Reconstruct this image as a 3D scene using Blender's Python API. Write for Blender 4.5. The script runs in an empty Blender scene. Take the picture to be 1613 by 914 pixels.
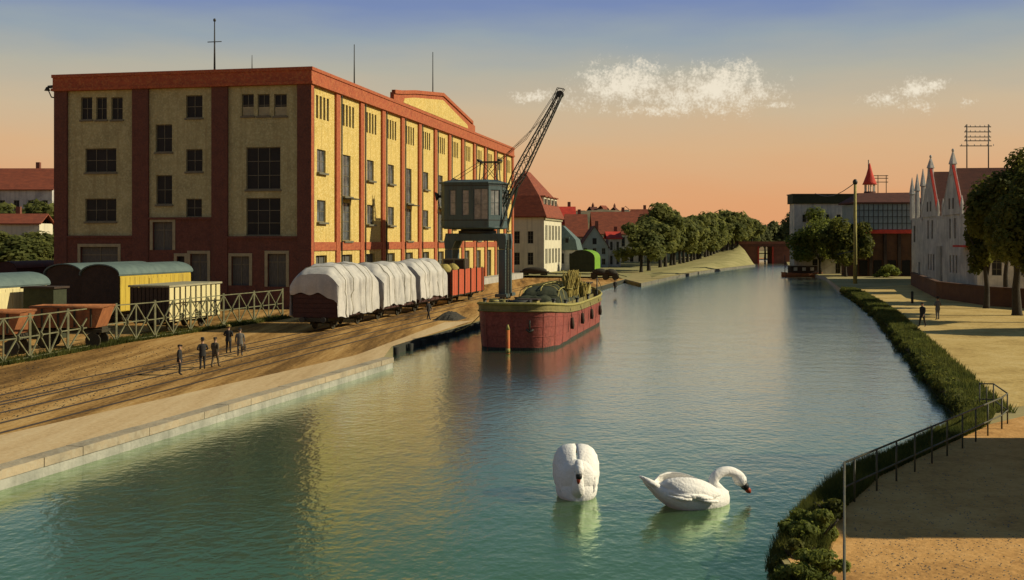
import bpy, bmesh, math, random
from mathutils import Vector, Matrix, noise as mnoise
from mathutils.geometry import tessellate_polygon
R = math.radians
rnd = random.Random(7)
sc = bpy.context.scene
col = sc.collection

# ------------------------------------------------------------------ camera, sky, sun, exposure
F, CX, HY, CZ, QZ = 1800.0, 806.5, 380.0, 7.6, 0.6      # focal length (px), centre, horizon row, eye height, quay height
cam = bpy.data.cameras.new('camera'); camo = bpy.data.objects.new('camera', cam); col.objects.link(camo)
camo.location = (0, 0, CZ); camo.rotation_euler = (R(90), 0, 0)
cam.sensor_width = 36; cam.lens = 36 * F / 1613; cam.shift_y = -(457 - HY) / 1613
cam.clip_start = .5; cam.clip_end = 20000
sc.camera = camo

SUN_AZ = (0.99, -0.02); SUN_EL = 30.0                    # horizontal direction towards the sun, elevation
W = bpy.data.worlds.new('World'); sc.world = W; W.use_nodes = True
nt = W.node_tree; N = nt.nodes; L = nt.links
for n in list(N): N.remove(n)
sky = N.new('ShaderNodeTexSky'); sky.sky_type = 'NISHITA'; sky.sun_disc = False
sky.sun_elevation = R(SUN_EL); sky.sun_rotation = math.atan2(SUN_AZ[0], SUN_AZ[1])
sky.dust_density = 3
bg1 = N.new('ShaderNodeBackground'); bg1.inputs[1].default_value = .05
L.new(sky.outputs[0], bg1.inputs[0])
tc = N.new('ShaderNodeTexCoord'); sep = N.new('ShaderNodeSeparateXYZ'); L.new(tc.outputs['Generated'], sep.inputs[0])
asn = N.new('ShaderNodeMath'); asn.operation = 'ARCSINE'; L.new(sep.outputs[2], asn.inputs[0])
mr = N.new('ShaderNodeMapRange'); mr.inputs[1].default_value = 0; mr.inputs[2].default_value = R(30)
L.new(asn.outputs[0], mr.inputs[0])
nz = N.new('ShaderNodeTexNoise'); nz.inputs['Scale'].default_value = 9; nz.inputs['Detail'].default_value = 6
mp = N.new('ShaderNodeMapping'); mp.inputs['Scale'].default_value = (1, 1, 5)
L.new(tc.outputs['Generated'], mp.inputs[0]); L.new(mp.outputs[0], nz.inputs['Vector'])
na = N.new('ShaderNodeMath'); na.operation = 'MULTIPLY_ADD'; na.inputs[1].default_value = .05; na.inputs[2].default_value = -.025
L.new(nz.outputs[0], na.inputs[0])
ad = N.new('ShaderNodeMath'); ad.operation = 'ADD'; L.new(mr.outputs[0], ad.inputs[0]); L.new(na.outputs[0], ad.inputs[1])
cr = N.new('ShaderNodeValToRGB'); L.new(ad.outputs[0], cr.inputs[0])
def s2l(c): return tuple(((v / 255 + .055) / 1.055) ** 2.4 if v > 10 else v / 255 / 12.92 for v in c)
stops = [(0.0, (220, 152, 104)), (.07, (218, 160, 113)), (.15, (211, 172, 130)), (.22, (198, 177, 146)), (.28, (174, 171, 156)),
         (.335, (146, 158, 166)), (.39, (116, 134, 174)), (.55, (88, 114, 142)), (1.0, (60, 84, 106))]
el = cr.color_ramp.elements
el[0].position = 0; el[0].color = s2l(stops[0][1]) + (1,)
el[1].position = 1; el[1].color = s2l(stops[-1][1]) + (1,)
for p, c in stops[1:-1]:
    e = el.new(p); e.color = s2l(c) + (1,)
# two drifting cumulus banks and a wisp: (azimuth, elevation) lobes broken up by fractal noise
def mth(op, a, b=None, c=None):
    n_ = N.new('ShaderNodeMath'); n_.operation = op
    for i_, v_ in enumerate((a, b, c)):
        if v_ is None: continue
        if isinstance(v_, (int, float)): n_.inputs[i_].default_value = v_
        else: L.new(v_, n_.inputs[i_])
    return n_.outputs[0]
az_ = mth('ARCTAN2', sep.outputs[0], sep.outputs[1]); el_ = asn.outputs[0]
lobe_out = None
for px, py, rx, ry, wgt in ((985, 132, 74, 36, 1), (945, 125, 40, 26, .8), (1070, 152, 70, 22, .85), (1130, 140, 84, 38, 1), (1160, 118, 44, 26, .9), (1190, 140, 34, 30, .8), (1030, 174, 120, 14, .55), (850, 152, 58, 14, .62), (905, 162, 70, 22, .5), (1222, 166, 40, 9, .6),
                            (1440, 142, 40, 22, .8), (1475, 134, 28, 15, .7), (1392, 156, 48, 14, .6), (1440, 168, 40, 13, .6), (1524, 163, 17, 11, .55)):
    a0 = math.atan((px - CX) / F); e0 = math.atan((HY - py) / F * math.cos(a0))
    u_ = mth('MULTIPLY', mth('SUBTRACT', az_, a0), F / rx); v_ = mth('MULTIPLY', mth('SUBTRACT', el_, e0), F / ry)
    q_ = mth('SUBTRACT', wgt, mth('SQRT', mth('ADD', mth('MULTIPLY', u_, u_), mth('MULTIPLY', v_, v_))))
    lobe_out = q_ if lobe_out is None else mth('MAXIMUM', lobe_out, q_)
n1 = N.new('ShaderNodeTexNoise'); n1.inputs['Scale'].default_value = 95; n1.inputs['Detail'].default_value = 5; n1.inputs['Roughness'].default_value = .7; L.new(tc.outputs['Generated'], n1.inputs['Vector'])
n2 = N.new('ShaderNodeTexNoise'); n2.inputs['Scale'].default_value = 520; n2.inputs['Detail'].default_value = 2; L.new(tc.outputs['Generated'], n2.inputs['Vector'])
cl_ = mth('ADD', mth('MULTIPLY_ADD', mth('SUBTRACT', n1.outputs[0], .5), 2.6, lobe_out), mth('MULTIPLY', mth('SUBTRACT', n2.outputs[0], .5), 1.3))
cm_ = N.new('ShaderNodeMapRange'); cm_.interpolation_type = 'SMOOTHSTEP'; cm_.inputs[1].default_value = -.15; cm_.inputs[2].default_value = 1.0; cm_.inputs[4].default_value = .92; L.new(cl_, cm_.inputs[0])
cmx = N.new('ShaderNodeMix'); cmx.data_type = 'RGBA'; cmx.inputs[7].default_value = s2l((236, 225, 203)) + (1,); L.new(cm_.outputs[0], cmx.inputs[0]); L.new(cr.outputs[0], cmx.inputs[6])
bg2 = N.new('ShaderNodeBackground'); bg2.inputs[1].default_value = 1.12; L.new(cmx.outputs[2], bg2.inputs[0])
mx = N.new('ShaderNodeMixShader'); mx.inputs[0].default_value = .93
L.new(bg1.outputs[0], mx.inputs[1]); L.new(bg2.outputs[0], mx.inputs[2])
wo = N.new('ShaderNodeOutputWorld'); L.new(mx.outputs[0], wo.inputs[0])

sl = bpy.data.lights.new('sun', 'SUN'); sl.energy = 4.8; sl.angle = R(.6); sl.color = (1, .88, .64)
so = bpy.data.objects.new('sun', sl); col.objects.link(so)
sd = Vector((SUN_AZ[0], SUN_AZ[1], 0)).normalized() * math.cos(R(SUN_EL)); sd.z = math.sin(R(SUN_EL))
so.rotation_euler = sd.to_track_quat('Z', 'Y').to_euler(); so.location = (60, 0, 60)
sc.view_settings.view_transform = 'Standard'; sc.view_settings.look = 'None'
sc.view_settings.exposure = 0; sc.view_settings.gamma = 1
sc.cycles.max_bounces = 5; sc.cycles.caustics_reflective = False; sc.cycles.caustics_refractive = False; sc.cycles.diffuse_bounces = 2; sc.cycles.glossy_bounces = 3; sc.cycles.transparent_max_bounces = 6

# ------------------------------------------------------------------ pixel -> place helpers
def gp(px, py, z=QZ):
    d = F * (CZ - z) / (py - HY); return Vector(((px - CX) * d / F, d, z))
def gw(px, py): return gp(px, py, 0.0)
def at(px, py, d): return Vector(((px - CX) * d / F, d, CZ + (HY - py) * d / F))
ORG = gp(490, 488)
_t = (1175 - CX) / F; _n = math.hypot(_t, 1)
U2 = Vector((_t / _n, 1 / _n)); V2 = Vector((1 / _n, -_t / _n)); QROT = -math.atan2(_t, 1)
def loc(P):
    q = Vector((P[0] - ORG.x, P[1] - ORG.y)); return (q.dot(V2), q.dot(U2), P[2])
def wl(x, y, z=QZ):
    return Vector((ORG.x + V2.x * x + U2.x * y, ORG.y + V2.y * x + U2.y * y, z))
def QL(px, py, z=QZ): return loc(gp(px, py, z))
def on_front(px, py, y0=0):
    a = loc(at(px, py, 100)); o = loc((0, 0, CZ)); t = (y0 - o[1]) / (a[1] - o[1])
    return o[0] + (a[0] - o[0]) * t, o[2] + (a[2] - o[2]) * t
def on_side(px, py, x0=0):
    a = loc(at(px, py, 100)); o = loc((0, 0, CZ)); t = (x0 - o[0]) / (a[0] - o[0])
    return o[1] + (a[1] - o[1]) * t, o[2] + (a[2] - o[2]) * t

# ------------------------------------------------------------------ materials
def M(name, c1, c2=None, scale=2.0, rough=.8, bump=0.0, bscale=None, stretch=(1, 1, 1), spec=.3, speck=None, sscale=9, samt=.5, metal=0, lo=.35, hi=.65, streak=None):
    m = bpy.data.materials.new(name); m.use_nodes = True
    n = m.node_tree.nodes; l = m.node_tree.links
    b = n['Principled BSDF']; b.inputs['Roughness'].default_value = rough
    b.inputs['Specular IOR Level'].default_value = spec; b.inputs['Metallic'].default_value = metal
    t = n.new('ShaderNodeTexCoord'); mpn = n.new('ShaderNodeMapping'); mpn.inputs['Scale'].default_value = stretch
    l.new(t.outputs['Object'], mpn.inputs[0])
    if c2 is None: c2 = tuple(v * .78 for v in c1)
    tx = n.new('ShaderNodeTexNoise'); tx.inputs['Scale'].default_value = scale; tx.inputs['Detail'].default_value = 7; tx.inputs['Roughness'].default_value = .65
    l.new(mpn.outputs[0], tx.inputs['Vector'])
    r = n.new('ShaderNodeMapRange'); r.inputs[1].default_value = lo; r.inputs[2].default_value = hi; l.new(tx.outputs[0], r.inputs[0])
    mix = n.new('ShaderNodeMix'); mix.data_type = 'RGBA'; mix.inputs[6].default_value = c1 + (1,); mix.inputs[7].default_value = c2 + (1,)
    l.new(r.outputs[0], mix.inputs[0]); out = mix.outputs[2]
    if speck:
        t2 = n.new('ShaderNodeTexNoise'); t2.inputs['Scale'].default_value = sscale; t2.inputs['Detail'].default_value = 2
        l.new(t.outputs['Object'], t2.inputs['Vector'])
        r2 = n.new('ShaderNodeMapRange'); r2.inputs[1].default_value = .48; r2.inputs[2].default_value = .62; r2.inputs[4].default_value = samt; l.new(t2.outputs[0], r2.inputs[0])
        m2 = n.new('ShaderNodeMix'); m2.data_type = 'RGBA'; m2.inputs[7].default_value = speck + (1,)
        l.new(r2.outputs[0], m2.inputs[0]); l.new(out, m2.inputs[6]); out = m2.outputs[2]
    if streak:      # weathering runs down the wall
        mp3 = n.new('ShaderNodeMapping'); mp3.inputs['Scale'].default_value = (1.6, 1.6, .09); l.new(t.outputs['Object'], mp3.inputs[0])
        t3 = n.new('ShaderNodeTexNoise'); t3.inputs['Scale'].default_value = 1.3; t3.inputs['Detail'].default_value = 5; l.new(mp3.outputs[0], t3.inputs['Vector'])
        r3 = n.new('ShaderNodeMapRange'); r3.inputs[1].default_value = .5; r3.inputs[2].default_value = .75; r3.inputs[4].default_value = .6; l.new(t3.outputs[0], r3.inputs[0])
        m3 = n.new('ShaderNodeMix'); m3.data_type = 'RGBA'; m3.inputs[7].default_value = streak + (1,)
        l.new(r3.outputs[0], m3.inputs[0]); l.new(out, m3.inputs[6]); out = m3.outputs[2]
    l.new(out, b.inputs['Base Color'])
    if bump:
        tb = n.new('ShaderNodeTexNoise'); tb.inputs['Scale'].default_value = bscale or scale * 4; tb.inputs['Detail'].default_value = 5
        l.new(mpn.outputs[0], tb.inputs['Vector'])
        bn = n.new('ShaderNodeBump'); bn.inputs['Strength'].default_value = bump; bn.inputs['Distance'].default_value = .1
        l.new(tb.outputs[0], bn.inputs['Height']); l.new(bn.outputs[0], b.inputs['Normal'])
    return m
MT = {}
MT['stucco'] = M('stucco', (.58, .42, .12), (.46, .34, .09), .5, .9, .4, 6, speck=(.76, .62, .28), sscale=5.5, samt=.65, streak=(.34, .25, .07))
MT['brick'] = M('brick_red', (.40, .105, .045), (.28, .07, .035), 1.2, .9, .5, 10, speck=(.48, .20, .07), sscale=5, samt=.45)
MT['brick_dark'] = M('brick_dark', (.145, .058, .040), (.10, .043, .032), 1.2, .9, .5, 10, speck=(.18, .072, .048), sscale=5, samt=.5, streak=(.10, .05, .035))  # dark brick, darkened past its own tone for the shaded end wall
MT['stucco_shade'] = M('stucco_shade', (.40, .375, .19), (.30, .285, .145), .5, .9, .4, 6, speck=(.50, .48, .27), sscale=5.5, samt=.6, streak=(.26, .22, .10))  # same yellow stucco, greyed and darkened in colour for the shaded end wall
MT['mud'] = M('mud', (.075, .062, .035), (.05, .045, .026), .8, .95, .4)
MT['stonebank'] = M('stone_bank', (.20, .19, .15), (.12, .115, .095), .6, .95, .5)
MT['trim'] = M('stone_trim', (.36, .33, .2), (.26, .24, .15), 1.5, .85, .3)
MT['frame'] = M('window_frame', (.16, .15, .10), None, 3, .6)
MT['frame_pale'] = M('window_frame_pale', (.55, .53, .45), None, 3, .6)
MT['glass'] = M('window_glass', (.03, .036, .04), (.17, .19, .20), .55, .2, spec=.6)
MT['glass_dim'] = M('window_glass_dim', (.012, .013, .012), (.02, .02, .018), .7, .5, spec=.2)
MT['glass_cab'] = M('cabin_glass', (.30, .31, .29), (.12, .14, .14), 1.2, .15, spec=.6)
MT['void'] = M('dark_interior', (.016, .015, .012), None, 2, .9)
MT['door'] = M('door_boards', (.12, .12, .10), (.07, .07, .06), 2, .7, .2, stretch=(6, 6, .6))
MT['roofing'] = M('roof_felt', (.09, .08, .07), None, 1, .9)
MT['iron'] = M('iron_dark', (.022, .026, .024), (.035, .034, .028), 3, .55, spec=.4)
MT['crane'] = M('crane_paint', (.050, .088, .092), (.065, .10, .10), 1.5, .5, .1, spec=.4, streak=(.03, .03, .025))
MT['tarp'] = M('white_tarp', (.54, .52, .47), (.38, .37, .34), .7, .85, .12, 3, speck=(.66, .64, .56), sscale=9, samt=.2, streak=(.34, .34, .33))
MT['wagon_brown'] = M('wagon_brown', (.075, .030, .022), (.05, .022, .018), 2, .8, .2)
MT['wagon_yellow'] = M('wagon_yellow', (.54, .40, .055), (.42, .30, .04), 2, .75, .2, stretch=(4, 4, .5), streak=(.22, .16, .05))
MT['wagon_cream'] = M('wagon_cream', (.70, .62, .32), (.55, .48, .24), 2, .8, .2, stretch=(4, 4, .5))
MT['wagon_red'] = M('wagon_red', (.52, .11, .045), (.38, .075, .035), 2, .8, .2, stretch=(4, 4, .5))
MT['wagon_orange'] = M('wagon_orange', (.36, .14, .05), (.24, .09, .035), 2, .8, .2, streak=(.12, .06, .03))
MT['teal_roof'] = M('teal_roof', (.125, .175, .155), (.09, .13, .12), 1.2, .6, .15)
MT['under'] = M('running_gear', (.03, .027, .018), (.05, .045, .025), 3, .7)
MT['fence_paint'] = M('fence_paint', (.20, .195, .10), (.10, .10, .055), 2.5, .7)
MT['fence_iron'] = M('fence_iron', (.05, .055, .045), (.10, .095, .05), 2.5, .6)
MT['hull_red'] = M('hull_red', (.29, .066, .05), (.18, .042, .034), 1.4, .6, .25, 5, speck=(.40, .11, .085), sscale=6, samt=.4, streak=(.12, .045, .03))
MT['hull_rail'] = M('hull_bulwark', (.26, .22, .075), (.17, .145, .05), 2, .7, .2, streak=(.10, .085, .04))
MT['deck'] = M('deck_boards', (.17, .16, .06), (.11, .10, .04), 2, .8, .2, stretch=(5, .5, 1))
MT['cargo'] = M('cargo_tarp', (.045, .052, .026), (.03, .035, .018), 1.5, .85, .5, 3)
MT['straw'] = M('straw', (.46, .36, .10), (.25, .21, .06), 3, .9, .6, 12)
MT['wood_y'] = M('timber_yellow', (.38, .33, .10), (.25, .22, .07), 3, .8, .3)
MT['post'] = M('post_red', (.50, .10, .03), (.42, .16, .03), 2, .7)
MT['swan'] = M('swan_feathers', (.90, .88, .82), (.82, .80, .74), 4, .8, .35, 12)
MT['beak'] = M('beak_orange', (.42, .07, .03), None, 4, .5)
MT['black'] = M('black_skin', (.02, .02, .02), None, 4, .5)
MT['leaf'] = M('leaf', (.135, .140, .026), (.055, .072, .015), .45, .7, spec=.2)
MT['leaf_far'] = M('leaf_far', (.17, .18, .05), (.08, .10, .026), .3, .75, spec=.2)  # far foliage, lightened in colour in place of haze
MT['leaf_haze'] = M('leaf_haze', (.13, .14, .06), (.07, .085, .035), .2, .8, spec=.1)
MT['leaf_bright'] = M('leaf_bright', (.19, .22, .045), (.08, .11, .02), .7, .7, spec=.2)
MT['bark'] = M('bark', (.05, .042, .028), (.03, .026, .018), 3, .9, .5)
MT['grass'] = M('grass_blades', (.10, .11, .025), (.035, .05, .012), .7, .8, spec=.15)
MT['plaster_white'] = M('plaster_white', (.62, .60, .53), (.40, .39, .355), .35, .9, .3, 4, streak=(.17, .17, .17), lo=.38, hi=.62)
MT['plaster_cream'] = M('plaster_cream', (.68, .63, .45), (.56, .52, .38), .5, .9, .3, 4, streak=(.35, .32, .22))
MT['plaster_blue'] = M('plaster_blue', (.30, .35, .34), (.22, .27, .27), .5, .9, .3, 4)
MT['plaster_yellow'] = M('plaster_yellow', (.62, .52, .18), (.5, .42, .14), .5, .9, .3, 4)
MT['tile'] = M('roof_tile', (.27, .072, .034), (.17, .048, .026), .8, .85, .5, 5, stretch=(1, 1, 3))
MT['tile_dark'] = M('roof_tile_dark', (.105, .036, .023), (.07, .026, .018), .8, .85, .5, 5, stretch=(1, 1, 3))
MT['tile_red'] = M('roof_tile_red', (.58, .055, .03), (.4, .04, .025), 1, .8, .3)
MT['brick_far'] = M('brick_far', (.21, .08, .05), (.14, .055, .036), .6, .9, .3, 5)
MT['timber'] = M('timber_dark', (.06, .04, .028), (.04, .028, .02), 2, .9, .3)
MT['timber_red'] = M('timber_red', (.13, .065, .032), (.08, .042, .024), .7, .9, .3)
MT['concrete'] = M('concrete', (.45, .44, .38), (.32, .31, .27), .8, .9, .4, 5)
MT['quaywall'] = M('quay_wall', (.44, .44, .36), (.27, .28, .23), .7, .9, .5, 4, streak=(.16, .17, .13))
MT['coping'] = M('coping_stone', (.44, .36, .23), (.25, .22, .155), .5, .9, .4, 5, speck=(.46, .42, .30), sscale=4, samt=.4)
MT['pile'] = M('pile_timber', (.05, .05, .038), (.03, .03, .024), 1.5, .9, .6, 4, stretch=(3, 3, .5))
MT['rail'] = M('rail_steel', (.05, .04, .03), None, 3, .5)
MT['cloth1'] = M('cloth_dark', (.022, .022, .022), (.035, .033, .03), 5, .9)
MT['cloth2'] = M('cloth_brown', (.12, .095, .06), (.08, .065, .04), 5, .9)
MT['cloth3'] = M('cloth_grey', (.15, .145, .13), (.10, .098, .085), 5, .9)
MT['skin'] = M('skin', (.50, .30, .19), None, 5, .7)
MT['canvas'] = M('wagon_green', (.17, .34, .025), (.12, .25, .02), 1.5, .8, .2)
MT['coal'] = M('coal', (.03, .028, .022), (.06, .055, .04), 4, .9, .8, 9)
MT['hill'] = M('hill', (.18, .13, .055), (.09, .085, .04), .02, .95, speck=(.26, .17, .085), sscale=.06, samt=.6)
MT['cloud'] = M('cloud_white', (.93, .91, .87), (.93, .91, .87), 1, 1)

for k_ in ('leaf', 'leaf_far', 'leaf_haze', 'leaf_bright', 'grass'):     # thin leaves let light through
    n_ = MT[k_].node_tree.nodes; l_ = MT[k_].node_tree.links; b_ = n_['Principled BSDF']; src = b_.inputs['Base Color'].links[0].from_socket
    hs_ = n_.new('ShaderNodeHueSaturation'); hs_.inputs['Value'].default_value = 1.7; hs_.inputs['Hue'].default_value = .485; l_.new(src, hs_.inputs['Color'])
    t_ = n_.new('ShaderNodeBsdfTranslucent'); l_.new(hs_.outputs[0], t_.inputs[0]); x_ = n_.new('ShaderNodeMixShader'); x_.inputs[0].default_value = .5
    l_.new(b_.outputs[0], x_.inputs[1]); l_.new(t_.outputs[0], x_.inputs[2]); l_.new(x_.outputs[0], n_['Material Output'].inputs[0])
# ground: reddish-brown cinder, streaked along the tracks
def ground_mat(name, cols, streakdir=None, bump=.4, sc_=.35, fine=5):
    m = bpy.data.materials.new(name); m.use_nodes = True
    n = m.node_tree.nodes; l = m.node_tree.links; b = n['Principled BSDF']; b.inputs['Roughness'].default_value = .95; b.inputs['Specular IOR Level'].default_value = .1
    t = n.new('ShaderNodeTexCoord'); mpn = n.new('ShaderNodeMapping')
    if streakdir is not None:
        mpn.inputs['Rotation'].default_value = (0, 0, streakdir); mpn.inputs['Scale'].default_value = (1, .07, 1)
    l.new(t.outputs['Object'], mpn.inputs[0])
    a = n.new('ShaderNodeTexNoise'); a.inputs['Scale'].default_value = sc_; a.inputs['Detail'].default_value = 9; a.inputs['Roughness'].default_value = .7; l.new(mpn.outputs[0], a.inputs['Vector'])
    f = n.new('ShaderNodeTexNoise'); f.inputs['Scale'].default_value = fine; f.inputs['Detail'].default_value = 3; l.new(t.outputs['Object'], f.inputs['Vector'])
    ma = n.new('ShaderNodeMath'); ma.operation = 'MULTIPLY_ADD'; ma.inputs[1].default_value = .35; l.new(f.outputs[0], ma.inputs[0])
    sb = n.new('ShaderNodeMath'); sb.operation = 'SUBTRACT'; sb.inputs[1].default_value = .175; l.new(a.outputs[0], sb.inputs[0]); l.new(sb.outputs[0], ma.inputs[2])
    r = n.new('ShaderNodeValToRGB'); l.new(ma.outputs[0], r.inputs[0])
    e = r.color_ramp.elements; e[0].position = .30; e[0].color = cols[0] + (1,); e[1].position = .68; e[1].color = cols[-1] + (1,)
    k = len(cols)
    for i in range(1, k - 1):
        x = e.new(.30 + .38 * i / (k - 1)); x.color = cols[i] + (1,)
    l.new(r.outputs[0], b.inputs['Base Color'])
    bn = n.new('ShaderNodeBump'); bn.inputs['Strength'].default_value = bump; bn.inputs['Distance'].default_value = .12
    l.new(ma.outputs[0], bn.inputs['Height']); l.new(bn.outputs[0], b.inputs['Normal'])
    return m
MT['yard'] = ground_mat('yard_cinder', [(.075, .042, .016), (.22, .12, .035), (.43, .25, .08), (.55, .36, .14)], -QROT, .6, .6)
MT['quaypave'] = ground_mat('quay_paving', [(.42, .28, .13), (.58, .42, .22), (.66, .52, .30)], -QROT, .3, .4, 6)
MT['path'] = ground_mat('foreground_dirt', [(.36, .19, .065), (.56, .31, .105), (.66, .39, .15)], None, .6, .5, 7)
MT['meadow'] = ground_mat('dry_meadow', [(.33, .22, .075), (.52, .37, .13), (.60, .45, .19)], None, .5, .25, 4)
MT['bank'] = ground_mat('grass_bank', [(.18, .17, .07), (.28, .255, .11), (.35, .31, .15)], None, .4, .2, 2)
MT['ground'] = ground_mat('far_ground', [(.20, .17, .07), (.32, .27, .12), (.40, .34, .17)], None, .3, .1, 1)

# water: murky green body under a rippled, greenish reflecting skin
def water_mat():
    m = bpy.data.materials.new('canal_water'); m.use_nodes = True
    n = m.node_tree.nodes; l = m.node_tree.links
    for q in list(n): n.remove(q)
    out = n.new('ShaderNodeOutputMaterial')
    t = n.new('ShaderNodeTexCoord')
    hs = None
    for scl, st, w in ((.8, (1.0, .8, 1), .5), (3.2, (1, .7, 1), .42), (.12, (1, 1, 1), 1.0)):
        mpn = n.new('ShaderNodeMapping'); mpn.inputs['Scale'].default_value = st; l.new(t.outputs['Object'], mpn.inputs[0])
        a = n.new('ShaderNodeTexNoise'); a.inputs['Scale'].default_value = scl; a.inputs['Detail'].default_value = 3; l.new(mpn.outputs[0], a.inputs['Vector'])
        k = n.new('ShaderNodeMath'); k.operation = 'MULTIPLY'; k.inputs[1].default_value = w; l.new(a.outputs[0], k.inputs[0])
        if hs is None: hs = k
        else:
            s = n.new('ShaderNodeMath'); s.operation = 'ADD'; l.new(hs.outputs[0], s.inputs[0]); l.new(k.outputs[0], s.inputs[1]); hs = s
    bn = n.new('ShaderNodeBump'); bn.inputs['Strength'].default_value = .42; bn.inputs['Distance'].default_value = .12; l.new(hs.outputs[0], bn.inputs['Height'])
    df = n.new('ShaderNodeBsdfDiffuse'); df.inputs[0].default_value = (.048, .096, .042, 1); l.new(bn.outputs[0], df.inputs['Normal'])
    gl = n.new('ShaderNodeBsdfGlossy'); gl.inputs['Roughness'].default_value = .17; l.new(bn.outputs[0], gl.inputs['Normal'])
    fr = n.new('ShaderNodeFresnel'); fr.inputs[0].default_value = 1.5; l.new(bn.outputs[0], fr.inputs['Normal'])
    mr_ = n.new('ShaderNodeMapRange'); mr_.inputs[1].default_value = 0; mr_.inputs[2].default_value = .6; mr_.inputs[3].default_value = .29; mr_.inputs[4].default_value = .92; l.new(fr.outputs[0], mr_.inputs[0])
    tr_ = n.new('ShaderNodeMix'); tr_.data_type = 'RGBA'; tr_.inputs[6].default_value = (.46, .84, .25, 1); tr_.inputs[7].default_value = (.92, 1.0, .90, 1); mt_ = n.new('ShaderNodeMapRange'); mt_.inputs[1].default_value = .10; mt_.inputs[2].default_value = .45; l.new(fr.outputs[0], mt_.inputs[0]); l.new(mt_.outputs[0], tr_.inputs[0]); l.new(tr_.outputs[2], gl.inputs[0])
    mix = n.new('ShaderNodeMixShader'); l.new(mr_.outputs[0], mix.inputs[0]); l.new(df.outputs[0], mix.inputs[1]); l.new(gl.outputs[0], mix.inputs[2])
    l.new(mix.outputs[0], out.inputs[0]); return m
MT['water'] = water_mat()

# ------------------------------------------------------------------ mesh helpers
class MB:
    def __init__(s): s.v = []; s.f = []; s.sm = []
    def quad(s, a, b, c, d): i = len(s.v); s.v += [a, b, c, d]; s.f.append((i, i + 1, i + 2, i + 3)); s.sm.append(False); return s
    def poly(s, pts): i = len(s.v); s.v += list(pts); s.f.append(tuple(range(i, i + len(pts)))); s.sm.append(False); return s
    def box(s, x0, x1, y0, y1, z0, z1):
        i = len(s.v)
        s.v += [(x0, y0, z0), (x1, y0, z0), (x1, y1, z0), (x0, y1, z0), (x0, y0, z1), (x1, y0, z1), (x1, y1, z1), (x0, y1, z1)]
        for q in ((0, 3, 2, 1), (4, 5, 6, 7), (0, 1, 5, 4), (1, 2, 6, 5), (2, 3, 7, 6), (3, 0, 4, 7)):
            s.f.append(tuple(i + k for k in q)); s.sm.append(False)
        return s
    def tube(s, pts, r, n=8, cap=True, smooth=True):
        pts = [Vector(p) for p in pts]; rs = r if isinstance(r, (list, tuple)) else [r] * len(pts)
        base = len(s.v); prev = None
        for i, p in enumerate(pts):
            t = (pts[min(i + 1, len(pts) - 1)] - pts[max(i - 1, 0)])
            t = t.normalized() if t.length > 1e-9 else Vector((0, 0, 1))
            if prev is None:
                a = t.orthogonal().normalized()
                if abs(t.z) < .9: a = t.cross(Vector((0, 0, 1))).normalized()
            else: a = (prev - t * prev.dot(t)).normalized()
            prev = a; b = t.cross(a)
            for k in range(n):
                an = 2 * math.pi * (k + .5) / n
                s.v.append(tuple(p + (a * math.cos(an) + b * math.sin(an)) * rs[i]))
        for i in range(len(pts) - 1):
            for k in range(n):
                s.f.append((base + i * n + k, base + i * n + (k + 1) % n, base + (i + 1) * n + (k + 1) % n, base + (i + 1) * n + k)); s.sm.append(smooth)
        if cap:
            s.f.append(tuple(base + k for k in range(n))[::-1]); s.sm.append(False)
            e = base + (len(pts) - 1) * n; s.f.append(tuple(e + k for k in range(n))); s.sm.append(False)
        return s
    def bar(s, a, b, w): return s.tube([a, b], w * .7071, 4, True, False)
    def loft(s, rings, cap=True, closed=True, smooth=True):
        base = len(s.v); n = len(rings[0])
        for r_ in rings: s.v += [tuple(p) for p in r_]
        for i in range(len(rings) - 1):
            for k in range(n if closed else n - 1):
                s.f.append((base + i * n + k, base + i * n + (k + 1) % n, base + (i + 1) * n + (k + 1) % n, base + (i + 1) * n + k)); s.sm.append(smooth)
        if cap:
            s.f.append(tuple(base + k for k in range(n))[::-1]); s.sm.append(False)
            e = base + (len(rings) - 1) * n; s.f.append(tuple(e + k for k in range(n))); s.sm.append(False)
        return s
    def ell(s, c, r, nu=12, nv=8, rot=None):
        rings = []
        for i in range(nv + 1):
            ph = -math.pi / 2 + math.pi * i / nv; ph = max(-1.5, min(1.5, ph)); ring = []
            for k in range(nu):
                th = 2 * math.pi * k / nu
                p = Vector((r[0] * math.cos(ph) * math.cos(th), r[1] * math.cos(ph) * math.sin(th), r[2] * math.sin(ph)))
                if rot: p = rot @ p
                ring.append(tuple(p + Vector(c)))
            rings.append(ring)
        return s.loft(rings)
    def mesh(s, name, mat):
        me = bpy.data.meshes.new(name); me.from_pydata([tuple(p) for p in s.v], [], s.f); me.materials.append(MT[mat] if isinstance(mat, str) else mat)
        if any(s.sm): me.polygons.foreach_set('use_smooth', s.sm)
        me.update(); return me
    def build(s, name, mat, parent=None): return link(name, s.mesh(name, mat), parent)
def link(name, me, parent=None, loc_=None, rz=0):
    o = bpy.data.objects.new(name, me); col.objects.link(o)
    if parent: o.parent = parent
    if loc_ is not None: o.location = loc_
    if rz: o.rotation_euler = (0, 0, rz)
    return o
def tag(o, label, cat, group=None):
    o['label'] = label; o['category'] = cat
    if group: o['group'] = group
    return o
def thing(name, label, cat, P=(0, 0, 0), rz=0, group=None):
    o = bpy.data.objects.new(name, None); col.objects.link(o); o.location = P; o.rotation_euler = (0, 0, rz); o.empty_display_size = .5
    return tag(o, label, cat, group)
def struct(o, kind='structure'): o['kind'] = kind; return o
def copy_tree(o, parent=None):
    c = o.copy(); col.objects.link(c); c.parent = parent
    for ch in [x for x in bpy.data.objects if x.parent == o]: copy_tree(ch, c)
    return c
def kids(o): return [x for x in col.objects if x.parent == o]
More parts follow.
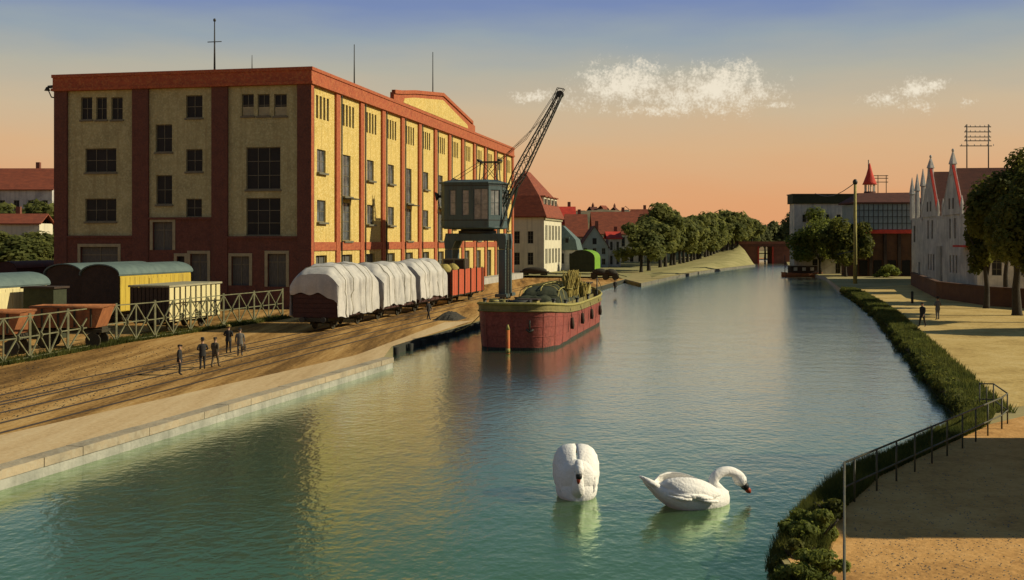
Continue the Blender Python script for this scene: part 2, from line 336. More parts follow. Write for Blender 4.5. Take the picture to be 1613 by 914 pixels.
def bevel(o, w=.03, seg=2):
    m = o.modifiers.new('bevel', 'BEVEL'); m.width = w; m.segments = seg; m.limit_method = 'ANGLE'; return o
def wall_holes(mb, x0, x1, z0, z1, holes, m, depth=.3):
    xs = sorted({x0, x1} | {h[0] for h in holes} | {h[1] for h in holes}); zs = sorted({z0, z1} | {h[2] for h in holes} | {h[3] for h in holes})
    for i in range(len(xs) - 1):
        for j in range(len(zs) - 1):
            cx, cz = (xs[i] + xs[i + 1]) / 2, (zs[j] + zs[j + 1]) / 2
            if any(h[0] < cx < h[1] and h[2] < cz < h[3] for h in holes): continue
            mb.quad(m(xs[i], zs[j], 0), m(xs[i + 1], zs[j], 0), m(xs[i + 1], zs[j + 1], 0), m(xs[i], zs[j + 1], 0))
    for a, b, c, d in holes:
        for p, q in (((a, c), (b, c)), ((b, c), (b, d)), ((b, d), (a, d)), ((a, d), (a, c))):
            mb.quad(m(p[0], p[1], 0), m(q[0], q[1], 0), m(q[0], q[1], depth), m(p[0], p[1], depth))
    return mb
_wc = {}
def window(parent, a, b, c, d, m, inset=.22, nx=2, nz=2, fmat='frame', gmat='glass', name='window', fw=.09):
    """frame of bars (window) with its pane as a sub-part; m maps (along, up, inward) to the thing's own axes"""
    f = MB()
    def bx(x0, x1, z0, z1, c0, c1):
        P = [m(x0, z0, c0), m(x1, z0, c0), m(x1, z1, c0), m(x0, z1, c0), m(x0, z0, c1), m(x1, z0, c1), m(x1, z1, c1), m(x0, z1, c1)]
        i = len(f.v); f.v += P
        for q in ((0, 1, 2, 3), (7, 6, 5, 4), (0, 4, 5, 1), (1, 5, 6, 2), (2, 6, 7, 3), (3, 7, 4, 0)): f.f.append(tuple(i + k for k in q)); f.sm.append(False)
    e = .012
    bx(a + e, a + fw, c + e, d - e, inset, inset + .08); bx(b - fw, b - e, c + e, d - e, inset, inset + .08)
    bx(a + fw, b - fw, c + e, c + fw, inset, inset + .08); bx(a + fw, b - fw, d - fw, d - e, inset, inset + .08)
    for i in range(1, nx):
        x = a + (b - a) * i / nx; bx(x - fw * .35, x + fw * .35, c + fw, d - fw, inset + .004, inset + .07)
    for i in range(1, nz):
        z = c + (d - c) * i / nz; bx(a + fw, b - fw, z - fw * .35, z + fw * .35, inset + .008, inset + .066)
    o = f.build(name, fmat, parent)
    g = MB(); k = inset + .05; g.quad(m(a + e, c + e, k), m(b - e, c + e, k), m(b - e, d - e, k), m(a + e, d - e, k))
    g.build('pane', gmat, o); return o

# ------------------------------------------------------------------ setting: ground sheet with the canal cut into it, water, banks
Lc = [(-34, -120), (-19.6, 18)] + [tuple(gp(*p)[:2]) for p in ((-300, 830), (0, 742), (619, 564))]
Lr = [tuple(gp(*p)[:2]) for p in ((619, 545), (746, 509), (985, 440))]
Lf = [tuple(gw(*p)[:2]) for p in ((1010, 452), (1055, 441), (1100, 432), (1150, 425), (1190, 420))] + [(83, 400), (90, 470)]
Rn = [(4.2, -120), (5.2, 12)] + [tuple(gw(*p)[:2]) for p in ((1225, 914), (1240, 868), (1262, 832), (1330, 775), (1430, 728), (1508, 692), (1522, 672), (1492, 640), (1452, 590), (1420, 550), (1380, 500), (1340, 470), (1325, 462))]
Rf = [tuple(gw(*p)[:2]) for p in ((1300, 441), (1262, 430), (1242, 423))] + [(96, 400), (104, 470)]
left_edge = Lc + Lr + Lf; right_edge = Rn + Rf
outline = [(-6000, -120)] + left_edge + right_edge[::-1] + [(6000, -120), (6000, 9000), (-6000, 9000)]
def flat(name, pts, z, mat):
    me = bpy.data.meshes.new(name); v = [Vector((p[0], p[1], z)) for p in pts]
    me.from_pydata([tuple(p) for p in v], [], [tuple(t) for t in tessellate_polygon([v])]); me.materials.append(MT[mat]); me.update()
    bm = bmesh.new(); bm.from_mesh(me); bmesh.ops.recalc_face_normals(bm, faces=bm.faces)
    for f_ in bm.faces:
        if f_.normal.z < 0: f_.normal_flip()
    bm.to_mesh(me); bm.free()
    return struct(link(name, me))
flat('ground', outline, QZ, 'ground')
w_ = MB(); w_.quad((-250, -150, 0), (260, -150, 0), (260, 500, 0), (-250, 500, 0)); struct(w_.build('canal_water', 'water'))
def bankwall(name, pts, mat, z0=-1.5, z1=QZ):
    b = MB()
    for p, q in zip(pts, pts[1:]): b.quad((p[0], p[1], z0), (q[0], q[1], z0), (q[0], q[1], z1), (p[0], p[1], z1))
    return struct(b.build(name, mat))
qw = bankwall('quay_wall', Lc, 'quaywall')
bankwall('timber_quay_wall', [Lc[-1]] + Lr, 'pile'); bankwall('far_bank_wall', [Lr[-1]] + Lf, 'stonebank'); bankwall('right_bank_wall', Rn, 'mud'); bankwall('far_quay_wall', [Rn[-1]] + Rf, 'concrete')
# coping along the near quay
cp = MB()
for p, q in zip(Lc[1:], Lc[2:]):
    p, q = Vector(p), Vector(q); t = (q - p).normalized(); nrm = Vector((-t.y, t.x)); n_ = max(1, int((q - p).length / 2.0))
    for i in range(n_):
        a, b = p + (q - p) * i / n_ + t * .012, p + (q - p) * (i + 1) / n_ - t * .012
        h = QZ + .02 + rnd.uniform(0, .02); o_ = -.05 + rnd.uniform(-.012, .012)
        P4 = [a + nrm * o_, b + nrm * o_, b + nrm * .62, a + nrm * .62]
        s_ = MB(); top = [(v.x, v.y, h) for v in P4]; bot = [(v.x, v.y, QZ - .26) for v in P4]
        s_.v = bot + top
        for fq in ((4, 5, 6, 7), (0, 1, 5, 4), (1, 2, 6, 5), (2, 3, 7, 6), (3, 0, 4, 7)): s_.f.append(fq); s_.sm.append(False)
        s_.build('coping_stone', 'coping', qw)
# yard and quay paving sheets
le = [Vector(p) for p in Lc[1:]]
def off(pts, dist):
    o = []
    for i, p in enumerate(pts):
        t = (Vector(pts[min(i + 1, len(pts) - 1)]) - Vector(pts[max(i - 1, 0)])).normalized(); o.append(tuple(Vector(p) + Vector((-t.y, t.x)) * dist))
    return o
ye = off(Lc[1:], .6) + [tuple(gp(617, 546)[:2])] + off(Lr[1:], .3)
flat('rail_yard', ye + [tuple(wl(2, 190)[:2]), tuple(wl(-140, 190)[:2]), tuple(wl(-140, -125)[:2])], QZ + .004, 'yard')
pin = off(Lc[1:], 4.6)
flat('quay_pavement', ye[:len(pin)] + [tuple(gp(617, 546)[:2]), tuple(gp(746, 505)[:2]), tuple(gp(700, 508)[:2]), tuple(gp(560, 560)[:2])] + pin[:-1][::-1], QZ + .008, 'quaypave')
# right bank: meadow, foreground dirt
re_ = Rn[1:]
def offr(pts, d): return off(pts, -d)
flat('meadow', offr(re_[7:], .2) + [(75, 196), (190, 215), (190, 34), tuple(gp(1613, 640)[:2])], QZ + .004, 'meadow')
flat('dirt_path', offr(re_[:8], .15) + [tuple(gp(1545, 672)[:2]), tuple(gp(1700, 635)[:2]), (70, 40), (70, 5), (5.4, 5)], QZ + .008, 'path')
# embankment under the tree row, rising to the bridge
rows = []
for (wx, wy), (tx, ty, d) in zip([Lr[-1]] + Lf[:5] + [(80.5, 384)], [(975, 437, 215), (1006, 430, 255), (1040, 421, 290), (1080, 414, 325), (1120, 403, 362), (1150, 393, 385), (1164, 385.5, 384)]):
    T = at(tx, ty, d); bx_ = T.x - 22; mid = Vector((wx, wy, .25)).lerp(T, .55); mid.z += .15 * T.z
    rows.append([(wx + .02, wy, -.4), (wx - .3, wy, .45), tuple(mid), tuple(T), (bx_, T.y + 4, max(T.z, QZ) + .3), (bx_ - 30, T.y + 10, QZ - .2)])
emb = MB(); emb.loft(rows, cap=False, closed=False); struct(emb.build('embankment', 'bank'))

# railway tracks in the yard
def track(px, py, y0, y1, label):
    x = QL(px, py)[0]; t = thing('railway_track', label, 'track', wl(x, 0, QZ), QROT, 'tracks set in the quay')
    for s in (-.72, .72):
        b = MB(); b.box(s - .05, s + .05, y0, y1, .006, .045); b.build('rail', 'rail', t)
    return x
XA = QL(500, 523)[0]
track(500, 523, -90, 130, 'rail track running under the white tarpaulin wagons')
track(300, 600, -90, -8, 'rail track nearest the quay edge, passing the standing men')
track(200, 600, -90, 10, 'rail track on the brown yard between the fence and the standing men')
XB = QL(160, 512)[0]

# ------------------------------------------------------------------ the warehouse
WH = thing('warehouse', 'large four storey brick warehouse with yellow panels and red pilasters on the quay', 'warehouse', wl(0, 0), QROT)
FW, SL = on_front(85, 300)[0], 104.0
ZT = on_front(490, 107)[1]
ZT_ = ZT - QZ
def fr(x0, x1, y0, y1):
    a, zt = on_front(x0, y0); b, zb = on_front(x1, y1); return (a, b, zb - QZ, zt - QZ)
mF = lambda a, z, c: (a, c, z)
mS = lambda a, z, c: (-c, a, z)
zc0 = on_front(300, 138)[1] - QZ
# front: pilasters, recessed plaster panels, dark brick base
def pil(x0, x1, z0, z1, mat='brick_dark'):
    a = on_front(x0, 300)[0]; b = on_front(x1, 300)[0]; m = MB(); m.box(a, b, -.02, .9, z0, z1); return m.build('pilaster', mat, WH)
zb = fr(105, 208, 142, 373)[2]
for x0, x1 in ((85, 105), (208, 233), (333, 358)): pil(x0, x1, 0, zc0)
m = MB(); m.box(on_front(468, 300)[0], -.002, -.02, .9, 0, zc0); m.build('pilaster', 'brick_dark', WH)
PN = [((105, 208), 373, [(125, 143, 153, 188), (149, 166, 153, 188), (173, 191, 153, 188), (132, 181, 234, 271), (132, 181, 313, 349)]),
      ((233, 333), 344, [(291, 317, 150, 185), (243, 269, 196, 239), (291, 317, 235, 270), (244, 269, 276, 322), (291, 316, 313, 342)]),
      ((358, 468), 374, [(379, 398, 148, 182), (404, 423, 148, 182), (430, 450, 148, 182), (386, 440, 232, 298), (386, 440, 312, 371)])]
GR = [[(126, 185, 389, 425)], [(240, 271, 350, 394), (299, 326, 400, 450), (278, 290, 404, 420)], [(364, 392, 404, 450), (421, 450, 400, 452)]]
for bi, ((x0, x1), yb, hs) in enumerate(PN):
    a, b, z0, z1 = fr(x0, x1, 138.5, yb); holes = [fr(*h) for h in hs]
    mm = lambda aa, z, c: (aa, .28 + c, z)
    w = MB(); wall_holes(w, a, b, z0, zc0, holes, mm, .35); w.build('wall_panel', 'stucco_shade', WH)
    for hi_, h in enumerate(holes):
        big = h[3] - h[2] > 3.6
        o = window(WH, *h, mm, .18, 3 if h[1] - h[0] > 2.6 else 2, 3 if big else 2, 'frame', 'glass_dim')
        s = MB(); s.box(h[0] - .12, h[1] + .12, .14, .30, h[2] - .2, h[2] - .01); s.build('sill', 'frame', o)
        if bi == 2 and hi_ < 3:
            p_ = MB(); p_.box(h[0] + .05, h[1] - .05, .40, .45, h[2] + .05, h[2] + (h[3] - h[2]) * .42); p_.build('lower_light', 'trim', o)
    gh = [fr(*h) for h in GR[bi]]
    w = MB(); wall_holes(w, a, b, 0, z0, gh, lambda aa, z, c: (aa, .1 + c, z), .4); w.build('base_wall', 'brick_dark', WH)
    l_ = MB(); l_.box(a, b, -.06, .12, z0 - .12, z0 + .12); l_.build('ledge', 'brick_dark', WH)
    for h in gh:
        f_ = MB(); t = .32
        for q in ((h[0] - t, h[0] - .005, h[2], h[3] + t), (h[1] + .005, h[1] + t, h[2], h[3] + t), (h[0] - .004, h[1] + .004, h[3] + .005, h[3] + t - .004)): f_.box(q[0], q[1], .04, .2, q[2], q[3])
        o = f_.build('door_surround', 'trim', WH)
        g = MB(); g.quad((h[0], .42, h[2]), (h[1], .42, h[2]), (h[1], .42, h[3]), (h[0], .42, h[3])); g.build('door', 'door', WH) if h[1] - h[0] > 1 else g.build('pane', 'glass_dim', o)
        if h[1] - h[0] > 1:
            g = MB(); c_ = (h[0] + h[1]) / 2; g.box(c_ - .05, c_ + .05, .37, .41, h[2], h[3]); g.box(h[0], h[1], .375, .41, h[3] - .9, h[3] - .78); g.build('door_rail', 'frame', WH)
# parapet & cornice
def par(name, mat, o_, z0, z1, th=.5):
    m = MB(); m.box(FW - o_, o_, -o_, -o_ + th, z0, z1); m.box(o_ - th, o_, -o_ + th, SL, z0, z1); m.box(FW - o_, FW - o_ + th, -o_ + th, SL, z0, z1); return m.build(name, mat, WH)
def parF(name, o_, z0, z1, th, mf, ms):
    m = MB(); m.box(FW - o_, o_, -o_, -o_ + th, z0, z1); m.build(name, mf, WH)
    m = MB(); m.box(o_ - th, o_, -o_ + th + .001, SL, z0, z1); m.build(name, ms, WH)
    m = MB(); m.box(FW - o_, FW - o_ + th, -o_ + th + .001, SL, z0, z1); m.build(name, mf, WH)
parF('parapet', .10, zc0, ZT_, .6, 'brick', 'brick')
parF('cornice', .24, zc0 + .02, zc0 + .3, .5, 'brick', 'brick')
parF('coping', .20, ZT_ - .22, ZT_ + .12, .75, 'brick', 'brick')
m = MB(); m.box(FW + .5, -.5, .6, SL - .1, ZT_ - 1.2, ZT_ - .9); m.build('flat_roof', 'roofing', WH)
m = MB(); m.box(FW, FW + .4, .92, SL, 0, zc0); m.box(FW + .4, -.4, SL - .4, SL, 0, zc0); m.build('rear_wall', 'brick', WH)
# long side: 13 bays
NB = 13; BW = SL / NB; PW = 1.25
zs = lambda px, py: on_side(px, py)[1] - QZ
zB0, zB1 = 6.0, 6.9                  # red band above the ground floor
tall = {1, 4, 6, 9, 11}
h_at = (19.8, 22.2)
def bay_holes(t):
    a0, a1 = PW / 2, BW - PW / 2; hs = []
    n = 4; sw = .62; gap = .42; tot = n * sw + (n - 1) * gap; st = BW / 2 - tot / 2 - .2
    for i in range(n): hs.append((st + i * (sw + gap), st + i * (sw + gap) + sw, h_at[0], h_at[1]))
    if t: hs += [(2.0, 4.5, 12.0, 16.6), (2.0, 4.5, 7.05, 11.3)]
    else: hs += [(2.2, 4.7, 14.2, 16.6), (2.2, 4.7, 9.0, 11.3)]
    return hs
panels = {}
for t in (False, True):
    w = MB(); wall_holes(w, PW / 2, BW - PW / 2, zB1, zc0, bay_holes(t), lambda a, z, c: (-.22 - c, a, z), .35); panels[t] = w.mesh('wall_panel', 'stucco')
w = MB(); gho = (1.7, 4.9, 1.0, 5.5); wall_holes(w, PW / 2, BW - PW / 2, 0, zB0, [gho], lambda a, z, c: (-.15 - c, a, z), .4); gpan = w.mesh('ground_panel', 'stucco')
pm = MB(); pm.box(-.6, .03, -PW / 2, PW / 2, 0, zc0); pmesh = pm.mesh('pilaster', 'brick')
bm_ = MB(); bm_.box(-.5, -.02, PW / 2, BW - PW / 2, zB0, zB1); bmesh_ = bm_.mesh('red_band', 'brick')
dm = MB(); dm.tube([(.10, 0, .3), (.10, 0, zc0 - .1)], .085, 6); dmesh = dm.mesh('downpipe', 'iron')
gdm = MB(); gdm.quad((-.5, gho[0], gho[2]), (-.5, gho[1], gho[2]), (-.5, gho[1], gho[3]), (-.5, gho[0], gho[3])); gdmesh = gdm.mesh('loading_door', 'door')
gdf = MB()
for q in ((gho[0], gho[0] + .15), ((gho[0] + gho[1]) / 2 - .07, (gho[0] + gho[1]) / 2 + .07), (gho[1] - .15, gho[1])): gdf.box(-.48, -.4, q[0], q[1], gho[2], gho[3])
gdf.box(-.475, -.41, gho[0], gho[1], gho[3] - 1.3, gho[3] - 1.15); gdfm = gdf.mesh('door_frame', 'frame')
WM = lambda a, z, c: (-.22 - c, a, z)
tmpl = {}
for i in range(NB):
    y = i * BW; t = i in tall
    link('wall_panel', panels[t], WH, (0, y, 0)); link('ground_panel', gpan, WH, (0, y, 0)); link('red_band', bmesh_, WH, (0, y, 0))
    d_ = link('loading_door', gdmesh, WH, (0, y, 0)); link('door_frame', gdfm, d_)
    if i: link('pilaster', pmesh, WH, (0, y, 0)); link('downpipe', dmesh, WH, (0, y + PW / 2 + .2, 0))
    if t not in tmpl:
        ws = []
        for h in bay_holes(t):
            slit = h[1] - h[0] < 1
            ws.append(window(WH, *h, WM, .16, 1 if slit else 2, 2 if slit else (4 if h[3] - h[2] > 3 else 2), 'frame', 'glass', fw=.06 if slit else .1))
        for h in bay_holes(t)[4:]:
            s = MB(); s.box(-.25, .12, h[0] - .15, h[1] + .15, h[2] - .22, h[2] - .02); k = s.build('sill', 'frame', ws[bay_holes(t).index(h)])
            if t and h[2] > 7.5:
                s = MB(); s.box(-.2, .9, h[0] - .3, h[1] + .3, h[2] - .34, h[2] - .24); s.build('landing', 'iron', ws[bay_holes(t).index(h)])
        for o in ws: o.location = (0, y, 0)
        tmpl[t] = ws
    else:
        for o in tmpl[t]:
            c = copy_tree(o, WH); c.location = (0, y, 0)
m = MB(); m.box(-.6, .03, .0, PW / 2 + .05, 0, zc0); m.build('pilaster', 'brick', WH)
link('pilaster', pmesh, WH, (0, SL - PW / 2, 0))
# low gable on the long parapet
ya, yb_ = on_side(620, 200)[0], on_side(748, 200)[0]; yp = on_side(697, 200)[0]
zl = ZT_ + 1.1; zp = ZT_ + 3.7
gp_ = [(ya, ZT_ - .1), (yb_, ZT_ - .1), (yb_, zl), (yb_ - 2, zl + .35), (yp, zp), (ya + 9, zp - 1.5), (ya + 3, zl + .3), (ya, zl)]
def extr(pts, x0, x1):
    m = MB(); m.poly([(x1, a, b) for a, b in pts]); m.poly([(x0, a, b) for a, b in pts][::-1])
    for (a, b), (c, d) in zip(pts, pts[1:] + pts[:1]): m.quad((x0, a, b), (x0, c, d), (x1, c, d), (x1, a, b))
    return m
extr(gp_, -.45, .05).build('gable', 'brick', WH)
cy = sum(p[0] for p in gp_) / 8; ins = [(ya + 4, ZT_ + .25), (yb_ - 5, ZT_ + .25), (yb_ - 5.5, zl - .3), (yp, zp - .75), (ya + 9, zp - 2.2), (ya + 4.5, zl - .25)]
extr(ins, -.3, .09).build('gable_panel', 'stucco', WH)
m = MB()
m.tube([(.0, a, b + .05) for a, b in gp_[3:]], .34, 4, True, False); m.build('gable_coping', 'brick', WH)
# lightning rods and mast
def rod(px, py0, py1, y, r=.05, cross=None):
    x, z1 = on_front(px, py0, y); _, z0 = on_front(px, py1, y); m = MB(); m.tube([(x, y, z0 - QZ - .6), (x, y, z1 - QZ)], [r * 1.5, r * .7], 6)
    if cross: zc = on_front(px, cross, y)[1] - QZ; m.tube([(x - .8, y, zc), (x + .8, y, zc)], .05, 5); m.ell((x, y, z1 - QZ), (.16, .16, .2), 8, 5)
    m.build('mast' if cross else 'lightning_rod', 'iron', WH)
rod(338, 32, 107, 3, .075, 66); rod(397, 87, 107, 4, .04)
yy = on_side(562, 140)[0]; zz = on_side(562, 70)[1] - QZ
m = MB(); m.tube([(-.3, yy, ZT_), (-.3, yy, zz)], [.08, .045], 6); m.build('lightning_rod', 'iron', WH)
yy = on_side(685, 140)[0]; zz = on_side(685, 82)[1] - QZ
m = MB(); m.tube([(-.3, yy, ZT_ + 2), (-.3, yy, zz)], [.09, .05], 6); m.build('lightning_rod', 'iron', WH)
# bracket lamp on the left corner
m = MB(); z_ = fr(60, 85, 140, 150)[3]
m.tube([(FW, .3, z_ - 1.0), (FW - .5, .3, z_ - .9), (FW - .8, .3, z_ - .3), (FW - .9, .3, z_ + .1)], .07, 6); m.tube([(FW - .1, .3, z_ + .25), (FW - .9, .3, z_ + .2)], .16, 6); m.tube([(FW - 1.0, .3, z_ + .2), (FW - 1.0, .3, z_ - .2)], [.12, .32], 8); m.build('bracket_lamp', 'iron', WH)
# loading ramp along both sides
m = MB(); m.box(.05, 2.2, 2, SL - 2, 0, 1.0); m.build('loading_ramp', 'concrete', WH)

# ------------------------------------------------------------------ railway wagons
def wheelset(t, w, L_, z=.0, r=.5, ys=None):
    for y in ys or (L_ * .2, L_ * .8):
        for s in (-1, 1):
            m = MB(); m.tube([(s * .66, y, r + .11), (s * .80, y, r + .11)], r, 14); wo_ = m.build('wheel', 'under', t)
            h = MB(); h.tube([(s * .805, y, r + .11), (s * .95, y, r + .11)], .14, 8); h.build('hub', 'iron', wo_)
        m = MB(); m.tube([(-.66, y, r + .11), (.66, y, r + .11)], .08, 6); m.build('axle', 'under', t)
    m = MB()
    for s in (-1, 1): m.box(s * .98 - .06, s * .98 + .06, .15, L_ - .15, .82, 1.08)
    m.box(-.9, .9, .0, .2, .8, 1.1); m.box(-.9, .9, L_ - .2, L_, .8, 1.1)
    for y in ys or (L_ * .2, L_ * .8):
        for s in (-1, 1): m.box(s * .98 - .05, s * .98 + .05, y - .7, y + .7, .66, .81); m.box(s * .98 - .1, s * .98 + .1, y - .14, y + .14, .45, .8)
    m.build('underframe', 'under', t)
    for y, e in ((0, -1), (L_, 1)):
        for s in (-.85, .85):
            m = MB(); m.tube([(s, y, .98), (s, y + e * .4, .98)], .09, 8); m.tube([(s, y + e * .4, .98), (s, y + e * .47, .98)], .22, 10); m.build('buffer', 'iron', t)
def tarp_wagon(x, y, L_, w, H, label, seed, hem_side=1.2, hem_end=2.95):
    t = thing('goods_wagon', label, 'wagon', wl(x, y, QZ + .01), QROT, 'wagons under white tarpaulins')
    wheelset(t, w, L_)
    m = MB(); m.box(-w / 2 + .12, w / 2 - .12, .1, L_ - .1, 1.1, 3.0); b = m.build('body', 'wagon_brown', t)
    for k in range(5):
        q = MB(); q.box(-w / 2 + .08 + .0, w / 2 - .08, .04, .095, 1.15 + k * .36, 1.48 + k * .36); q.build('end_plank', 'wagon_brown', b)
    r_ = random.Random(seed); NS, NK = 84, 40; rings = []
    creases = [(r_.uniform(.1, .9), r_.uniform(-.18, .18), r_.uniform(.12, .30)) for _ in range(7)]
    for i in range(NS + 1):
        f = i / NS; y_ = -.06 + (L_ + .12) * f; e = min(f, 1 - f) * L_
        rnd_end = 1 - max(0, 1 - e / 1.1) ** 2 * .17; ring = []
        for k in range(NK + 1):
            a = k / NK * 2 - 1; sg = 1 if a > 0 else -1
            # section: vertical sides, broad shoulders, slightly ridged top
            q = abs(a)
            if q > .55: g = (q - .55) / .45; x = w / 2 + .05 + .05 * g; zz = (H - 1.15) + (hem_side - (H - 1.15)) * g
            else:
                g = q / .55; x = (w / 2 + .05) * g; zz = H - .18 * g - .97 * max(0, (g - .5) / .5) ** 1.25
            zt = (zz - hem_side) * rnd_end + hem_side
            sag = .16 * math.sin(f * 6.28 * 2.5 + seed) * (1 - q)
            fold = 0
            for cf, sl_k, am in creases: fold -= am * math.exp(-((f - cf - sl_k * (q - .6)) * L_ / .15) ** 2) * min(1, max(0, q - .25) * 3)
            fold += .16 * (abs(mnoise.noise(Vector((f * 5 + seed + a * 1.2, a * 2.2, 1.3)))) - .2) + .06 * abs(mnoise.noise(Vector((f * 13 + seed, a * 6 + f * 5, 4)))) + .035 * math.sin(f * 40 + seed) * max(0, q - .75) * 3
            hemw = (.10 * math.sin(f * 11 + seed) + .06 * math.sin(f * 29)) * max(0, q - .8) * 5
            ring.append((sg * (x + fold), y_ + .03 * mnoise.noise(Vector((a * 4, f * 5, seed))), zt + sag + hemw + (fold * .8 if q < .55 else 0)))
        rings.append(ring)
    m = MB(); m.loft(rings, cap=False, closed=False)
    for ei, sgn in ((0, -1), (NS, 1)):
        top_r = rings[ei]; fl = []
        for j in range(11):
            g = j / 10; row = []
            for k in range(NK + 1):
                P = top_r[k]; u = P[0] / (w / 2); zl_ = hem_end + .10 * math.sin(k * .8 + seed) - 1.15 * max(0, u - .25) ** 1.5
                zt_ = P[2]; z_ = zt_ + (min(zl_, zt_) - zt_) * g; pl_ = math.sin(u * 9 + seed + 2.2 * g) * .09 * g + .05 * math.sin(u * 17 + seed) * g
                row.append((P[0] * (1 - .012 * g), P[1] + sgn * (.03 + .10 * g * (1 - g) * 2 + max(-.02, pl_)), z_))
            fl.append(row)
        m.loft(fl, cap=False, closed=False)
    tp = m.build('tarpaulin', 'tarp', t)
    for j in range(4):
        i0_ = int(NS * (.14 + .24 * j)); sl2 = (-1) ** j * NS * .10
        pts = [Vector(rings[max(0, min(NS, int(i0_ + sl2 * (k / NK - .5))))][k]) for k in range(NK + 1)]
        pts = [p + Vector((p.x, 0, max(0, p.z - 2) * .8)).normalized() * .035 for p in pts]; MB().tube(pts, .02, 5).build('lashing_rope', 'trim', tp)
    for k in range(6):
        y_ = .8 + k * (L_ - 1.6) / 5; rp = MB(); rp.tube([(w / 2 + .1, y_, hem_side + .1), (w / 2 - .25, y_ + .1, .85)], .025, 5); rp.build('tie_rope', 'iron', t)
    return t
yw = [QL(500 + 78 * 0.5, 522)[1]]
WX = XA
y1 = QL(500, 524)[1]
ww = 3.75
tarp_wagon(WX, y1, 9.6, ww, 5.15, 'nearest goods wagon under a white tarpaulin with bare brown end boards', 3)
tarp_wagon(WX, y1 + 11.1, 9.6, ww, 5.0, 'second goods wagon under white tarpaulin, between two other covered wagons', 5, 1.35, 2.0)
tarp_wagon(WX, y1 + 22.4, 9.8, ww, 5.1, 'third goods wagon under white tarpaulin, coupled beside the red open wagon', 8, 1.45, 2.0)
# red open wagon under the crane
yr = y1 + 34.5; Lr_ = 15.5
RW = thing('open_wagon', 'red open goods wagon with vertical side boards standing under the crane', 'wagon', wl(WX, yr, QZ + .01), QROT)
wheelset(RW, ww, Lr_)
m = MB(); m.box(-ww / 2 + .1, ww / 2 - .1, 0, Lr_, 1.1, 1.3); m.build('floor', 'under', RW)
nbd = 22
bd = MB(); bd.box(-.04, .04, .03, Lr_ / nbd - .03, 1.2, 3.9); bdm = bd.mesh('board', 'wagon_red')
for k in range(nbd):
    for s in (-1, 1): link('board', bdm, RW, (s * (ww / 2 - .1 + .01 * rnd.random()), k * Lr_ / nbd, rnd.uniform(-.03, .03)))
m = MB()
for k in range(0, nbd + 1, 4):
    for s in (-1, 1): m.box(s * (ww / 2) - .06, s * (ww / 2) + .06, k * Lr_ / nbd - .08 if k else .0, k * Lr_ / nbd + .08, 1.0, 4.0)
m.build('stake', 'under', RW)
m = MB(); m.box(-ww / 2 + .16, ww / 2 - .16, .0, .1, 1.3, 3.7); m.box(-ww / 2 + .16, ww / 2 - .16, Lr_ - .1, Lr_, 1.3, 3.7); m.build('end_board', 'wagon_brown', RW)
rr = random.Random(4)
for i, (dx, dy, r_) in enumerate(((-.9, 1.3, .75), (.75, 1.2, .78), (-.2, 3.0, .8), (.8, 4.4, .7), (-.9, 5.2, .75))):
    s = MB(); s.ell((0, 0, 0), (r_, .95, .72), 12, 8)
    for j, v in enumerate(s.v): s.v[j] = tuple(Vector(v) * (1 + .12 * mnoise.noise(Vector(v) * 2 + Vector((i * 5, 0, 0)))))
    o = s.build('sack', 'straw'); o.location = wl(WX + dx, yr + dy, QZ + 3.75 + .1 * (i % 2)); o.rotation_euler = (0, 0, rr.uniform(0, 3))
    b2 = MB(); b2.tube([(-r_ * 1.01, 0, .3), (0, 0, .76), (r_ * 1.01, 0, .3)], .03, 5); b2.build('tie_rope', 'iron', o)
    tag(o, ['bulging straw coloured sack at the near left end of the red wagon', 'bulging straw coloured sack at the near right end of the red wagon', 'straw coloured sack in the middle of the red wagon load', 'straw coloured sack on the right side deeper in the red wagon', 'farthest straw coloured sack on the left of the red wagon'][i], 'sack', 'sacks in the red wagon')
m = MB(); m.box(-ww / 2 + .2, ww / 2 - .2, .15, Lr_ - .2, 1.3, 3.1); m.build('load_bed', 'straw', RW)
CR = thing('crate', 'dark square crate on the load of the red wagon', 'crate', wl(WX + .2, yr + 8.4, QZ + 3.12), QROT)
m = MB(); m.box(-1.2, 1.2, -1.0, 1.0, 0, 1.9); m.build('box', 'timber', CR)
m = MB()
for x in (-1.2, 0, 1.2): m.box(x - .08, x + .08, -1.06, -1.003, 0, 1.9)
for z in (0.05, 1.75): m.box(-1.26, 1.26, -1.1, -1.062, z, z + .14)
m.build('batten', 'frame', CR)

